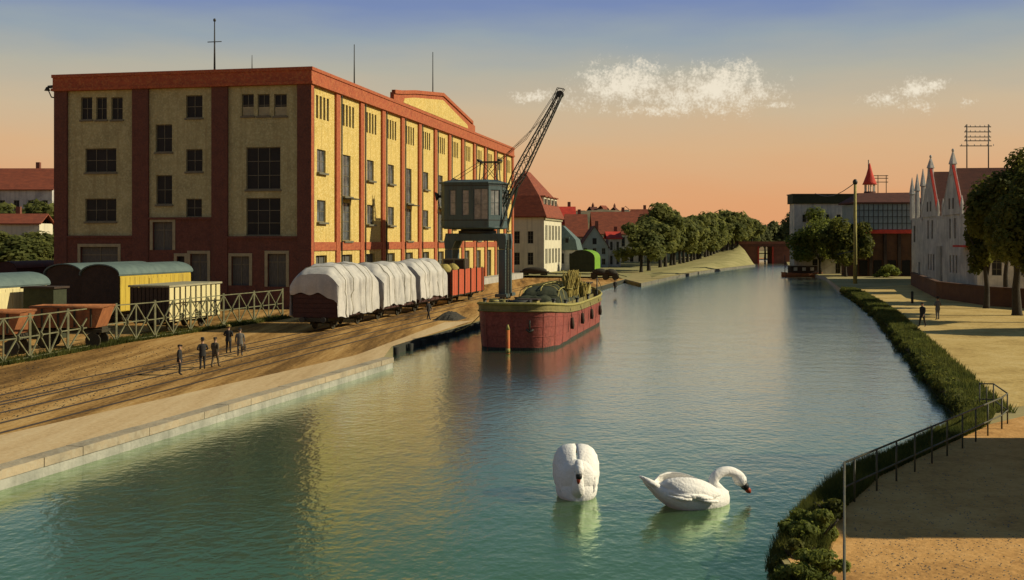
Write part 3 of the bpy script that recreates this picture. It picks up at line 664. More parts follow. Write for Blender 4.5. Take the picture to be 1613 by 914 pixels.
# covered vans with curved teal roofs, left
def van(x, y, L_, w, H, label, smat, emat):
    t = thing('covered_wagon', label, 'wagon', wl(x, y, QZ + .01), QROT, 'covered vans with teal roofs')
    wheelset(t, w, L_)
    he = H - .95
    prof = [(w / 2 * math.cos(a), he + .9 * math.sin(a)) for a in [math.pi * k / 14 for k in range(15)]]
    for y_, nm in ((0, 'end_wall'), (L_ - .1, 'end_wall')):
        m = MB(); pts = [(-w / 2, 1.1), (w / 2, 1.1)] + prof
        m.poly([(a, y_, b) for a, b in pts]); m.poly([(a, y_ + .1, b) for a, b in pts[::-1]]); e_ = m.build(nm, emat, t)
    for s in (-1, 1):
        m = MB(); m.box(s * w / 2 - (.1 if s > 0 else 0), s * w / 2 + (0 if s > 0 else .1), .105, L_ - .105, 1.1, he); sw_ = m.build('side_wall', smat, t)
        n_ = 16
        for k in range(n_):
            q = MB(); y0 = .1 + (L_ - .2) * k / n_; q.box(s * w / 2 + (.002 if s > 0 else -.032), s * w / 2 + (.032 if s > 0 else -.002), y0 + .02, y0 + (L_ - .2) / n_ - .02, 1.15, he - .1); q.build('plank', smat, sw_)
        m = MB(); m.box(s * (w / 2 + .05) - .03, s * (w / 2 + .05) + .03, L_ * .38, L_ * .62, 1.2, he - .3); m.build('sliding_door', smat, t)
    m = MB(); r0 = [[(1.04 * a, y_, b + .04) for a, b in prof] for y_ in (-.2, L_ + .2)]; r1 = [[(1.07 * a, y_, b + .13) for a, b in prof] for y_ in (-.2, L_ + .2)]
    m.loft(r1, False, False); m.loft(r0, False, False)
    for k in (0, 1):
        for a, b, c, d in zip(r0[k], r0[k][1:], r1[k][1:], r1[k]): m.quad(a, b, c, d)
    m.build('roof', 'teal_roof', t); return t
xv = QL(188, 512)[0]; yv = QL(188, 512)[1]
van(xv - 1.75, yv, 12.6, 3.5, 5.0, 'yellow covered goods van with curved teal roof before the warehouse', 'wagon_yellow', 'timber')
van(xv - 6.1, yv + 1.5, 12.0, 3.5, 5.0, 'dark ended covered van mostly hidden behind the yellow van', 'wagon_yellow', 'timber')
xl, yl = QL(84, 525)[0], QL(84, 525)[1]
van(xl - 1.75, yl - 14.2, 13.5, 3.5, 4.6, 'covered van with slatted cream side at the left picture edge', 'wagon_cream', 'timber')
# slatted cattle wagon
xs_, ys_ = QL(268, 527)[:2]
CW = thing('cattle_wagon', 'flat roofed cream slatted cattle wagon with dark end behind the fence', 'wagon', wl(xs_ - 1.7, ys_, QZ + .01), QROT)
LC = 8.6; wheelset(CW, 3.4, LC)
m = MB(); m.box(-1.55, 1.55, .1, LC - .1, .95, 3.45); m.build('body', 'void', CW)
sl_ = MB(); sl_.box(1.56, 1.64, 0, .62, .95, 3.5); slm = sl_.mesh('slat', 'wagon_cream')
for k in range(10): link('slat', slm, CW, (rnd.uniform(-.015, .02), .05 + k * .86, rnd.uniform(-.05, .03)))
sl_ = MB(); sl_.box(0, .27, .0, .08, .95, 3.5); slm = sl_.mesh('slat', 'timber')
for k in range(10): link('slat', slm, CW, (-1.6 + k * .325, rnd.uniform(-.02, .02), rnd.uniform(-.04, .03)))
m = MB(); m.box(-1.7, 1.7, -.12, LC + .1, 3.52, 3.66); m.build('roof', 'trim', CW)
# orange tipping wagons behind the lattice fence
def tipper(px0, px1, pyb, label, fl):
    a = QL(px0, pyb); w = 2.6; L_ = (px1 - px0) / ((pyb - HY) / 7.0)
    t = thing('tipping_wagon', label, 'wagon', gp((px0 + px1) / 2, pyb) + Vector((0, 0, .01)), 0, 'orange tipping wagons')
    prof = [(-L_ / 2, 2.7), (-L_ / 2 + .5, 1.35), (L_ / 2 - .5, 1.35), (L_ / 2, 2.7)]
    m = MB(); 
    for y_ in (-1.1, 1.1): m.poly([(p, y_, q) for p, q in prof])
    for (p, q), (r_, s_) in zip(prof, prof[1:]): m.quad((p, -1.1, q), (r_, -1.1, s_), (r_, 1.1, s_), (p, 1.1, q))
    b = m.build('tub', 'wagon_orange', t)
    m = MB(); m.tube([(-L_ / 2, -1.12, 2.7), (L_ / 2, -1.12, 2.7), (L_ / 2, 1.12, 2.7), (-L_ / 2, 1.12, 2.7), (-L_ / 2, -1.12, 2.7)], .08, 6); m.build('rim', 'wagon_orange', t)
    for k in range(4):
        x = -L_ / 2 + .8 + (L_ - 1.6) * k / 3; m = MB(); m.box(x - .06, x + .06, -1.17, -1.105, 1.4, 2.6); m.build('rib', 'under', t)
    m = MB(); m.box(-L_ / 2 + .2, L_ / 2 - .2, -.8, .8, 1.0, 1.2)
    for x in (-L_ / 3, L_ / 3): m.box(x - .5, x + .5, -.5, .5, 1.2, 1.35)
    m.build('underframe', 'under', t)
    for x in (-L_ / 3, L_ / 3):
        for s in (-.75, .75):
            m = MB(); m.tube([(x, s - .07, .5), (x, s + .07, .5)], .5, 12); m.build('wheel', 'under', t)
tipper(58, 172, 547, 'orange tipping wagon standing below the yellow van', 1); tipper(-70, 45, 560, 'orange tipping wagon cut by the left picture edge', -1)
# dark hut between tipper and vans
HB = thing('buffer_stop', 'small dark green cabin box above the orange tipping wagon', 'cabin', gp(73, 533), QROT)
m = MB(); m.box(-1.3, 1.1, -.8, .8, 0, 3.6); m.build('box', 'cargo', HB); m = MB(); m.box(-1.45, 1.25, -.95, .95, 3.61, 3.75); m.build('lid', 'timber', HB)

# lattice fence: panels of crossed bars with a disc at the crossing, between posts
fx = [(-40, 582), (47, 567), (107, 555), (183, 541), (244, 533), (300, 523.5), (352, 515.5), (400, 508.5), (445, 502)]
LF = thing('lattice_fence', 'pale painted yard fence of crossed bars between posts along the tracks', 'fence', gp(*fx[1]))
def rel(P): return tuple(Vector(P) - LF.location)
for i, (px, py) in enumerate(fx):
    P = gp(px, py); h = 2.75; m = MB(); m.bar(rel(P), rel(P + Vector((0, 0, h))), .13); m.box(*[c for c in (rel(P)[0] - .12, rel(P)[0] + .12, rel(P)[1] - .12, rel(P)[1] + .12, .0, .25)]); m.build('post', 'fence_paint', LF)
    if i < len(fx) - 1:
        Q = gp(*fx[i + 1]); z = lambda p, hh: rel(p + Vector((0, 0, hh)))
        for k in range(2):
            A = P.lerp(Q, k / 2); B = P.lerp(Q, (k + 1) / 2); C = (A + B) / 2
            m = MB(); m.bar(z(A, .15), z(B, 2.6), .075); m.build('brace', 'fence_paint', LF); m = MB(); m.bar(z(A, 2.6), z(B, .15), .075); m.build('brace', 'fence_paint', LF)
            m = MB(); c = Vector(z(C, 1.375)); m.tube([c + Vector((0, -.06, 0)), c + Vector((0, .05, 0))], .2, 10); m.build('disc', 'fence_paint', LF)
            if k: m = MB(); m.bar(z(A, 0), z(A, 2.6), .08); m.build('upright', 'fence_paint', LF)
        for hh in (.15, 1.375, 2.6):
            m = MB(); m.bar(z(P, hh), z(Q, hh), .07); m.build('rail', 'fence_paint', LF)

# ------------------------------------------------------------------ the crane
KP = gp(752, 471); ks = 91 / 7.0        # px per metre at the crane
KR = thing('harbour_crane', 'dark green portal crane with glazed cabin and lattice jib over the wagon', 'crane', KP, QROT)
kx = lambda px: (px - 752) / ks
kz = lambda py: (471 - py) / ks
xL, xR, zp_ = kx(711), kx(797), kz(368)
for x in (xL, xR):
    for y in (-1.7, 1.7):
        m = MB(); i_ = 1 if x < 0 else -1
        m.loft([[(x - .42, y - .3, z), (x + .42, y - .3, z), (x + .42, y + .3, z), (x - .42, y + .3, z)] for z in (.7, zp_ - 1.9)])
        m.loft([[(x - .42, y - .3, zp_ - 1.89), (x + .42, y - .3, zp_ - 1.89), (x + .42, y + .3, zp_ - 1.89), (x - .42, y + .3, zp_ - 1.89)],
                [(x - .5, y - .35, zp_ - .9), (x + .5 + .35 * (i_ > 0), y - .35, zp_ - .9), (x + .5 + .35 * (i_ > 0), y + .35, zp_ - .9), (x - .5 - .35 * (i_ < 0), y + .35, zp_ - .9)],
                [(x - .1 - .5 * (i_ < 0) - .2, y - .35, zp_ - .02), (x + 1.1 * (i_ > 0) + .4, y - .35, zp_ - .02), (x + 1.1 * (i_ > 0) + .4, y + .35, zp_ - .02), (x - .3 - .9 * (i_ < 0), y + .35, zp_ - .02)]], smooth=False)
        lg = bevel(m.build('leg', 'crane', KR), .08)
        b = MB(); b.box(x - .7, x + .7, y - 1.0, y + 1.0, .35, .72); b.build('bogie', 'crane', lg)
        for dy in (-.55, .55):
            w = MB(); w.tube([(x - .15, y + dy, .36), (x + .15, y + dy, .36)], .34, 12); w.build('wheel', 'iron', lg)
m = MB(); m.box(xL - .35, xR + .35, -2.0, -1.4, zp_ - .9, zp_); m.box(xL - .35, xR + .35, 1.4, 2.0, zp_ - .9, zp_); m.box(xL - .2, xL + .5, -1.4, 1.4, zp_ - .8, zp_ - .05); m.box(xR - .5, xR + .2, -1.4, 1.4, zp_ - .8, zp_ - .05); m.box(xL + .5, xR - .5, -1.4, 1.4, zp_ - .5, zp_ - .06)
bevel(m.build('portal_beam', 'crane', KR), .06)
m = MB(); m.tube([(kx(752), 0, zp_), (kx(752), 0, zp_ + .35)], 2.3, 24); m.tube([(kx(752), 0, zp_ + .35), (kx(752), 0, zp_ + .6)], 2.0, 24); m.build('slewing_ring', 'iron', KR)
# ladder on the right leg
m = MB()
for s in (-.25, .25): m.bar((xR + .72, -1.7 + s, .2), (xR + .72, -1.7 + s, zp_), .06)
for k in range(22): m.bar((xR + .72, -1.95, .4 + k * .34), (xR + .72, -1.45, .4 + k * .34), .035)
m.build('ladder', 'fence_iron', KR)
# cabin: chamfered box
cz0, cz1 = kz(358), kz(291); cx0, cx1 = kx(702), kx(796); D = 3.0; ch = 1.3
def plan(k=0., e=0.): return [(cx0 - e, -D + ch * .4 - e), (cx0 + .5, -D - e), (cx1 - ch, -D - e), (cx1 + e, -D + ch), (cx1 + e, D - ch), (cx1 - ch, D + e), (cx0 + .5, D + e), (cx0 - e, D - ch * .4 + e)]
pl = plan()
cab = MB(); 
# walls with glazed openings
cabin = None
faces = [((0, 1), []), ((1, 2), [(.12, .26), (.40, .56)]), ((2, 3), [(.14, .86)]), ((3, 4), [(.1, .45), (.55, .9)]), ((4, 5), [(.2, .8)]), ((5, 6), [(.2, .4), (.6, .8)]), ((6, 7), []), ((7, 0), [])]
mw = MB(); gl = []
for (i, j), ops in faces:
    A, B = Vector(pl[i]), Vector(pl[j]); L__ = (B - A).length; t = (B - A) / L__; nrm = Vector((t.y, -t.x))
    def mp_(a, z, c, A=A, t=t, nrm=nrm): p = A + t * a - nrm * c; return (p.x, p.y, z)
    hs = [(a * L__, b * L__, cz0 + 1.35, cz1 - .75) for a, b in ops]
    if (i, j) == (1, 2): hs.append((.66 * L__, .985 * L__, cz0 + .85, cz1 - .6))
    wall_holes(mw, 0, L__, cz0, cz1, hs, mp_, .12); gl += [(h, mp_) for h in hs]
cabin = mw.build('cabin', 'crane', KR)
for h, mp_ in gl: window(cabin, *h, mp_, .06, 2 if h[1] - h[0] > 1.2 else 1, 2, 'crane', 'glass_cab', fw=.07)
m = MB(); m.loft([[(x, y, cz0 - .25) for x, y in plan(0, -.3)], [(x, y, cz0) for x, y in plan(0, .06)]]); m.poly([(x, y, cz0 + .01) for x, y in pl]); m.build('cabin_floor', 'crane', cabin)
m = MB(); m.loft([[(x, y, cz1) for x, y in plan(0, .22)], [(x, y, cz1 + .18) for x, y in plan(0, .22)], [(x * .75 , y * .7, cz1 + .5) for x, y in plan(0, 0)]], smooth=False); m.build('cabin_roof', 'crane', cabin)
m = MB()
for z in (cz0 + .75, cz1 - .3):
    m.loft([[(x, y, z) for x, y in plan(0, .02)], [(x, y, z + .1) for x, y in plan(0, .02)]], cap=False, smooth=False)
m.build('waist_rail', 'iron', cabin)
# jib foot, jib, gallows, ropes, drum lamp
jy = -1.2; J0 = Vector((kx(790), 0, kz(330))); J1 = Vector((kx(884), 0, kz(152)))
jib = MB(); ax = (J1 - J0); Lj = ax.length; ax.normalize(); up = Vector((-ax.z, 0, ax.x))
def jp(f, s, u): 
    wv = (1.15 if f < .3 else 1.15 - .75 * (f - .3) / .7) * min(1, .35 + f * 3); hv = (1.1 if f < .35 else 1.1 - .6 * (f - .35) / .65) * min(1, .2 + f * 2.6)
    p = J0 + ax * (Lj * f) + up * (u * hv); return (p.x, s * wv, p.z)
n_ = 13
for s in (-1, 1):
    for u in (-.5, .5): jib.tube([jp(k / n_, s, u) for k in range(n_ + 1)], .085, 5)
chords = jib.build('jib', 'iron', KR)
jib = MB()
for k in range(n_):
    f, g = k / n_, (k + 1) / n_
    for s in (-1, 1):
        jib.bar(jp(f, s, -.5), jp(g, s, .5) if k % 2 else jp(f, s, .5), .05); jib.bar(jp(f, s, .5 if k % 2 else -.5), jp(g, s, -.5 if k % 2 else .5), .05)
    for u in (-.5, .5): jib.bar(jp(f, -1, u), jp(g, 1, u), .045); jib.bar(jp(g, -1, u), jp(g, 1, u), .045)
jib.build('lacing', 'iron', chords)
m = MB(); T = J1; m.tube([(T.x, -.35, T.z), (T.x, .35, T.z)], .42, 12); m.build('head_sheave', 'iron', chords)
m = MB()
for s in (-.4, .4): m.bar((T.x - .9, s, T.z - .8), (T.x - .3, s, T.z + .75), .06); m.bar((T.x - .3, s, T.z + .75), (T.x + .5, s, T.z + .6), .06); m.bar((T.x + .5, s, T.z + .6), (T.x, s, T.z), .06)
m.build('head_frame', 'iron', chords)
# gallows frame on the roof
gz0, gz1 = cz1 + .3, kz(256); g0, g1 = kx(758), kx(786)
m = MB()
for s in (-1.0, 1.0):
    m.bar((g0, s, gz0), (g0 + .15, s, gz1), .1); m.bar((g1, s, gz0), (g1 - .15, s, gz1), .1); m.bar((g0, s, gz0), (g1 - .15, s, gz1), .06); m.bar((g1, s, gz0), (g0 + .15, s, gz1), .06)
    m.bar((g0 - .2, s, gz1), (g1 + .2, s, gz1), .12)
for x in (g0 + .1, g1 - .1): m.bar((x, -1.2, gz1), (x, 1.2, gz1), .1)
for x in (g0 - .2, g1 + .2): m.tube([(x, -.9, gz1 + .2), (x, .9, gz1 + .2)], .14, 8)
m.build('gallows', 'iron', KR)
m = MB()
for s in (-.5, .5):
    m.tube([(g1, s, gz1 + .1), tuple(Vector(jp(.55, s * .9, .5)) + Vector((-.5, 0, .7))), (J1.x - .3, s * .6, J1.z + .6)], .03, 5)
    m.tube([(g1, s * .6, gz1), tuple(Vector(jp(.8, s * .9, .5)))], .025, 5)
    m.tube([(cx0 + .4, s * 2, cz1 + .3), (g0, s * 2, gz1)], .035, 5)
    m.tube([(J1.x + .25, s * .3, J1.z), tuple(Vector(jp(.08, s * .5, -1.1)))], .03, 5)
m.bar((kx(795), -1.8, cz0 - .1), tuple(jp(.20, -1, -.5)), .2); m.bar((kx(795), 1.8, cz0 - .1), tuple(jp(.20, 1, -.5)), .2)
m.build('stay_rope', 'iron', KR)
m = MB(); m.tube([(cx0 - .05, -1.5, kz(310)), (cx0 - .7, -1.6, kz(310))], [.18, .18], 8); m.tube([(cx0 - .5, -1.6, kz(309)), (cx0 - .95, -1.7, kz(310))], [.25, .6], 12); m.bar((cx0 - .6, -1.6, kz(318)), (cx0 + .05, -1.6, cz0 + .5), .06); m.build('floodlight', 'iron', KR)

# ------------------------------------------------------------------ the barge
KB = .927; B0 = gw(811, 551); BG = thing('cargo_barge', 'moored red hulled cargo barge with yellow bulwark loaded under dark covers', 'barge', B0, QROT); BG.scale = (KB,) * 3
BL, BW2 = 33.0, 3.05
def hw(y):
    f = y / BL
    if f > .80: return BW2 * (1 - .55 * ((f - .80) / .20) ** 2)
    return BW2
def sheer(y): f = y / BL; return 2.85 + .65 * max(0, 1 - f / .45) ** 2 + .55 * max(0, (f - .7) / .3) ** 2
YB = 4.0
def outline(o=0.0, fw=0.0):
    pts = []
    ya_ = [33, 32.4, 31.5, 30, 28, 26.4, 24, 20, 16, 12, 8, 6]
    for y in ya_: pts.append((-(hw(max(y, 4)) + o), y))
    for k in range(29):
        t = math.pi * k / 28; c, sn = math.cos(t), math.sin(t)
        pts.append((-math.copysign(abs(c) ** (2 / 4.2), c) * (BW2 + o), YB - (YB + .75 + o + fw) * sn ** (2 / 3.0)))
    for y in ya_[::-1]: pts.append((hw(max(y, 4)) + o, y))
    return pts
def hull_rows(f0, f1, o, n=7):
    rows_ = []
    for k in range(n):
        g = k / (n - 1); row = []
        for x, y in outline(o, 0):
            z0, z1 = f0(max(y, 0)), f1(max(y, 0)); z = z0 + (z1 - z0) * g
            row.append((x * (1 + .05 * (z / 3.2 - .5)), y - (.35 * z / 3.2 if y < 2 else 0), z))
        rows_.append(row)
    return rows_
hull = MB().loft(hull_rows(lambda y: -.5, lambda y: sheer(y) - .52, 0), False, False).build('hull', 'hull_red', BG)
MB().loft(hull_rows(lambda y: sheer(y) - .50, sheer, .05, 4), False, False).build('bulwark', 'hull_rail', BG)
tr = MB(); tr.poly([(-hw(33), 33.01, -.5), (hw(33), 33.01, -.5), (hw(33), 33.01, sheer(33)), (-hw(33), 33.01, sheer(33))]); tr.build('transom', 'hull_red', BG)
for dz, r_, o, mt, nm in ((.02, .11, .06, 'wood_y', 'gunwale'), (-.52, .07, .08, 'hull_rail', 'rubbing_strake')):
    MB().tube([p for p in hull_rows(lambda y: sheer(y) + dz, lambda y: sheer(y) + dz, o, 2)[0]], r_, 6).build(nm, mt, BG)
MB().loft(hull_rows(lambda y: -.45, lambda y: .22 + .05 * math.sin(y * 1.7), .014, 3), False, False).build('boot_top', 'pile', BG)
hr = hull_rows(lambda y: -.1, lambda y: sheer(y) - .55, .012, 9)
for k in (3, 5, 7): MB().tube(hr[k], .018, 5).build('plate_seam', 'hull_red', BG)
for q in (3, 5, 7, 8, 9, 10, 12, 17, 22, 26, 31, 36, 40, 42, 43, 44, 45, 46, 48): MB().tube([hr[k][q] for k in range(9)], .018, 5).build('plate_seam', 'hull_red', BG)
for y in (7, 13, 19, 25): MB().tube([(hw(y) + .26, y, 1.1), (hw(y) + .28, y, 1.4), (hw(y) + .26, y, 2.0)], [.15, .19, .13], 10).tube([(hw(y) + .26, y, 2.0), (hw(y) + .05, y, sheer(y))], .03, 5).build('fender', 'timber', BG)
MB().tube([(1.3, -.75, 2.6), (1.32, -.95, 2.2), (1.32, -.98, 1.5)], .06, 6).tube([(1.05, -1.02, 1.62), (1.32, -1.04, 1.42), (1.6, -1.0, 1.62)], .07, 6).build('anchor', 'iron', BG)
for p_, q_ in (((-2.7, 2, 3.0), (-6.3, 6.5, .75)), ((-2.7, 26, 2.9), (-5.2, 21, .75))): MB().tube([Vector(p_).lerp(Vector(q_), k / 8) - Vector((0, 0, .35 * math.sin(math.pi * k / 8))) for k in range(9)], .035, 5).build('mooring_rope', 'wood_y', BG)
ysb = [4, 6, 8, 12, 16, 20, 24, 26.4, 28, 30, 31.5, 32.5, 33]
dk = MB(); ol = outline(-.03, 0); nn = len(ol); dk.loft([[(ol[i][0], ol[i][1] - (.2 if ol[i][1] < 2 else 0), sheer(max(0, ol[i][1])) - .62), (ol[nn - 1 - i][0], ol[nn - 1 - i][1] - (.2 if ol[i][1] < 2 else 0), sheer(max(0, ol[i][1])) - .62)] for i in range(nn // 2)], False, False, False); dk.build('deck', 'deck', BG)
# stem post with pale marks
# coaming boards around the hold
m = MB(); m.box(-2.3, -2.2, 7, 28, 2.0, 3.0); m.box(2.2, 2.3, 7, 28, 2.0, 3.0); m.box(-2.2, 2.2, 7, 7.1, 2.0, 3.0); m.box(-2.2, 2.2, 27.9, 28, 2.0, 3.0); m.build('coaming', 'hull_rail', BG)
for s in (-1, 1):
    for y in (1.6, 7.5, 14, 21, 28):
        m = MB(); zz = sheer(y) - .62; m.tube([(s * (hw(y) - .35), y, zz), (s * (hw(y) - .35), y, zz + .95)], .13, 8); m.tube([(s * (hw(y) - .35), y, zz + .95), (s * (hw(y) - .35), y, zz + 1.05)], .19, 8); m.build('bollard', 'iron', BG)
m = MB(); z_ = sheer(2.5) - .62
m.tube([(-1.0, 2.6, z_ + .6), (.6, 2.6, z_ + .6)], .34, 12); m.box(-1.15, -1.02, 2.1, 3.1, z_, z_ + .95); m.box(.62, .75, 2.1, 3.1, z_, z_ + .95); m.tube([(-1.4, 2.6, z_ + .6), (-1.15, 2.6, z_ + .6)], .08, 6); m.build('windlass', 'iron', BG)
m = MB(); m.box(-.5, .9, 4.3, 5.6, sheer(5) - .62, sheer(5) + .35); m.build('hatch', 'wood_y', BG); m = MB(); m.box(-.6, 1.0, 4.2, 5.7, sheer(5) + .355, sheer(5) + .46); m.build('hatch_lid', 'timber', BG)
m = MB(); m.tube([(2.7, 27.5, 2.5), (2.7, 27.5, 4.6)], .06, 6); m.tube([(2.7, 27.5, 4.6), (2.9, 30, 3.4)], .03, 5); m.build('stanchion', 'iron', BG)
# rudder post / small aft house
m = MB(); m.box(-1.6, 1.6, 28.8, 31.2, 2.2, 3.9); m.build('aft_house', 'wood_y', BG); m = MB(); m.box(-1.8, 1.8, 28.6, 31.4, 3.905, 4.05); m.build('aft_house_roof', 'timber', BG)
# cargo: covered heaps (things on the barge) and straw bundles
def heap(name, label, cat, x0, x1, y0, y1, z0, H, mat, seed, grp=None, amp=.25, boards=0):
    NX, NY = 14, 20; rows_ = []
    for i in range(NY + 1):
        row = []
        for j in range(NX + 1):
            a, b = j / NX * 2 - 1, i / NY * 2 - 1
            h = H * max(0, 1 - abs(a) ** 4) ** .5 * max(0, 1 - abs(b) ** 6) ** .5
            nzv = mnoise.noise(Vector((j * .45 + seed * 7, i * .45, seed))) * amp * (h / H)
            row.append((x0 + (x1 - x0) * j / NX, y0 + (y1 - y0) * i / NY, z0 + h + nzv))
        rows_.append(row)
    m = MB(); m.loft(rows_, False, False); o = m.build(name, mat); o.location = B0; o.scale = (KB,) * 3; o.rotation_euler = (0, 0, QROT); tag(o, label, cat, grp); return o
h1 = heap('covered_cargo', 'tall dark green covered cargo stack amidships on the red barge', 'cargo', -2.1, 2.0, 10, 22, 2.3, 2.0, 'cargo', 1)
for k in range(6):
    m = MB(); y_ = 10.8 + k * 2.1; m.tube([(-2.1 + 4.1 * j / 10, y_, 2.4 + 2.06 * max(0, 1 - abs(j / 5 - 1) ** 4) ** .5) for j in range(11)], .04, 5); m.build('lashing', 'wood_y', h1)
for k in range(3):
    m = MB(); x_ = -1.5 + k * 1.5; m.tube([(x_, 10.1 + 11.8 * j / 10, 2.5 + 1.98 * max(0, 1 - abs(x_ / 2.05) ** 4) ** .5 * max(0, 1 - abs(j / 5 - 1) ** 6) ** .5) for j in range(11)], .05, 5); m.build('lashing', 'wood_y', h1)
heap('covered_cargo', 'low dark covered cargo heap just behind the barge bow', 'cargo', -2.1, 1.9, 7.2, 9.8, 2.3, 1.3, 'cargo', 2)
def straw_bundle(x, y, z, label, seed):
    r_ = random.Random(seed); m = MB()
    for k in range(70):
        a = r_.uniform(0, 6.28); q = r_.uniform(0, .38); t = r_.uniform(.0, .55); b = r_.uniform(0, 6.28); h = r_.uniform(1.3, 2.3)
        m.bar((q * math.cos(a), q * math.sin(a), 0), (q * math.cos(a) + t * math.cos(b), q * math.sin(a) + t * math.sin(b), h), .06)
    o = m.build('straw_sheaf', 'straw'); o.scale = (KB,) * 3; o.location = B0 + KB * Vector((V2.x * x + U2.x * y, V2.y * x + U2.y * y, z)); tag(o, label, 'straw sheaf', 'straw sheaves on the barge')
    b = MB(); b.tube([(.42 * math.cos(k), .42 * math.sin(k), .7) for k in [j * .7 for j in range(10)]], .05, 5); b.build('binding', 'wood_y', o)
for k, (x, y) in enumerate(((1.7, 15.0), (1.9, 17.2), (1.6, 19.6), (1.9, 22.6), (1.2, 23.9), (.2, 24.6))):
    straw_bundle(x, y, 3.3 if y < 22 else 2.2, 'yellow upright straw sheaf on the barge, %s from the bow along the cargo' % ('first', 'second', 'third', 'fourth', 'fifth', 'sixth')[k], k)
def barrel(x, y, z, label, lay):
    m = MB(); m.tube([(0, 0, 0), (0, 0, .2), (0, 0, .5), (0, 0, .8), (0, 0, 1.0)], [.34, .40, .44, .40, .34], 14); o = m.build('barrel', 'wood_y'); o.scale = (KB,) * 3; o.location = B0 + KB * Vector((V2.x * x + U2.x * y, V2.y * x + U2.y * y, z)); tag(o, label, 'barrel', 'barrels on the bow deck')
    for h, r_ in ((.2, .405), (.8, .405), (.04, .35), (.96, .35)): b = MB(); b.tube([(0, 0, h - .03), (0, 0, h + .03)], r_ + .012, 14); b.build('hoop', 'iron', o)
    if lay: o.rotation_euler = (R(90), 0, R(70)); o.location.z += .40
for k, (x, y, l_) in enumerate(((-2.1, 2.2, 0), (-1.7, 3.8, 0), (-1.0, 4.6, 1), (1.6, 3.3, 1))):
    barrel(x, y, sheer(y) - .615, ('yellowish barrel standing nearest the bow of the barge', 'yellowish barrel standing behind the first one on the barge bow', 'yellowish barrel lying beside the hatch on the barge', 'yellowish barrel lying on the right side of the barge bow')[k], l_)
# rowing dinghy coil: rope heap omitted; barge stem post, set as a loose pole before the bow
MP = thing('stem_post', 'slim red and yellow stem post standing in the water before the barge bow', 'post', gw(800, 557))
m = MB(); m.tube([(0, 0, -1.5), (0, 0, 1.6)], .14, 10); m.build('shaft', 'post', MP); m = MB(); m.tube([(0, 0, 1.6), (0, 0, 1.95)], [.15, .05], 10); m.build('cap', 'wood_y', MP)
m = MB(); m.tube([(0, 0, .05), (0, 0, .35)], .15, 10); m.build('painted_band', 'wood_y', MP)

# timber piles of the recessed quay
for i in range(8):
    P = Vector(Lr[0] + (0,)).lerp(Vector(Lr[1] + (0,)), i / 7) + Vector((.25, -.1, 0))
    m = MB(); m.tube([(0, 0, -1.5), (0, 0, .50 + .08 * rnd.random())], .2, 8); o = m.build('timber_pile', 'pile'); o.location = P; o.location.z = 0
    tag(o, '%s dark timber pile from the near end of the recessed quay wall' % ('first', 'second', 'third', 'fourth', 'fifth', 'sixth', 'seventh', 'eighth')[i], 'pile', 'piles of the quay wall')
# coal heap by the quay edge
m = MB(); rows_ = []
for i in range(13):
    rows_.append([((j / 12 - .5) * 3.6, (i / 12 - .5) * 6.5, 1.15 * max(0, 1 - (j / 6 - 1) ** 2) * max(0, 1 - (i / 6 - 1) ** 2) ** .7 + .22 * mnoise.noise(Vector((i * .8, j * .8, 3))) * (0 < i < 12 and 0 < j < 12)) for j in range(13)])
m.loft(rows_, False, False, False); o = m.build('rubble_heap', 'coal'); o.scale = (.62, .62, .6); o.location = gp(716, 503) + Vector((-.4, 0, .0)); o.rotation_euler = (0, 0, QROT); tag(o, 'dark heap of rubble at the quay edge beside the barge', 'heap')

# ------------------------------------------------------------------ swans
def resample(pts, n):
    pts = [Vector(p) for p in pts]; out = []
    for i in range(n):
        t = i / (n - 1) * (len(pts) - 1); k = min(int(t), len(pts) - 2); u = t - k
        p0, p1, p2, p3 = pts[max(k - 1, 0)], pts[k], pts[k + 1], pts[min(k + 2, len(pts) - 1)]
        out.append(.5 * ((2 * p1) + (p2 - p0) * u + (2 * p0 - 5 * p1 + 4 * p2 - p3) * u * u + (3 * p1 - p0 - 3 * p2 + p3) * u ** 3))
    return out
def body_loft(secs, n=18, m_=30, pw=.85):
    S = resample([Vector((a, b, c)) for a, b, c, d in secs], m_); D_ = resample([Vector((d, 0, 0)) for a, b, c, d in secs], m_); rings = []
    for s_, d_ in zip(S, D_):
        zc, hz, hy = (s_.y + s_.z) / 2, max(.01, (s_.z - s_.y) / 2), max(.01, d_.x); ring = []
        for k in range(n):
            th = 2 * math.pi * k / n; c, s = math.cos(th), math.sin(th)
            ring.append((s_.x, hy * math.copysign(abs(c) ** pw, c), zc + hz * math.copysign(abs(s) ** pw, s)))
        rings.append(ring)
    return rings
def wing_mesh(spine, side, seed=0):
    """folded wing: thick leaf-shaped shell whose rear edge breaks into feather tips; spine rows (x, z_low, z_high, y_out)"""
    m = MB(); rows_ = []; S = resample([Vector((a, b, c)) for a, b, c, d in spine], 26); D_ = resample([Vector((d, 0, 0)) for a, b, c, d in spine], 26)
    for i, (s_, d_) in enumerate(zip(S, D_)):
        row = []
        for k in range(13):
            g = k / 12; z = s_.y + (s_.z - s_.y) * g; bul = math.sin(math.pi * min(1, .12 + g * .80))
            scal = .018 * math.sin(i * 1.9) * (1 - g) + .012 * math.sin(k * 2.1 + i * .7)
            row.append((s_.x - .06 * math.sin(g * 9) * (i < 8), side * (d_.x * (.45 + .55 * bul) + scal), z))
        row += [(p[0], p[1] * .82, p[2]) for p in row[::-1]]
        rows_.append(row)
    m.loft(rows_, True, True); return m
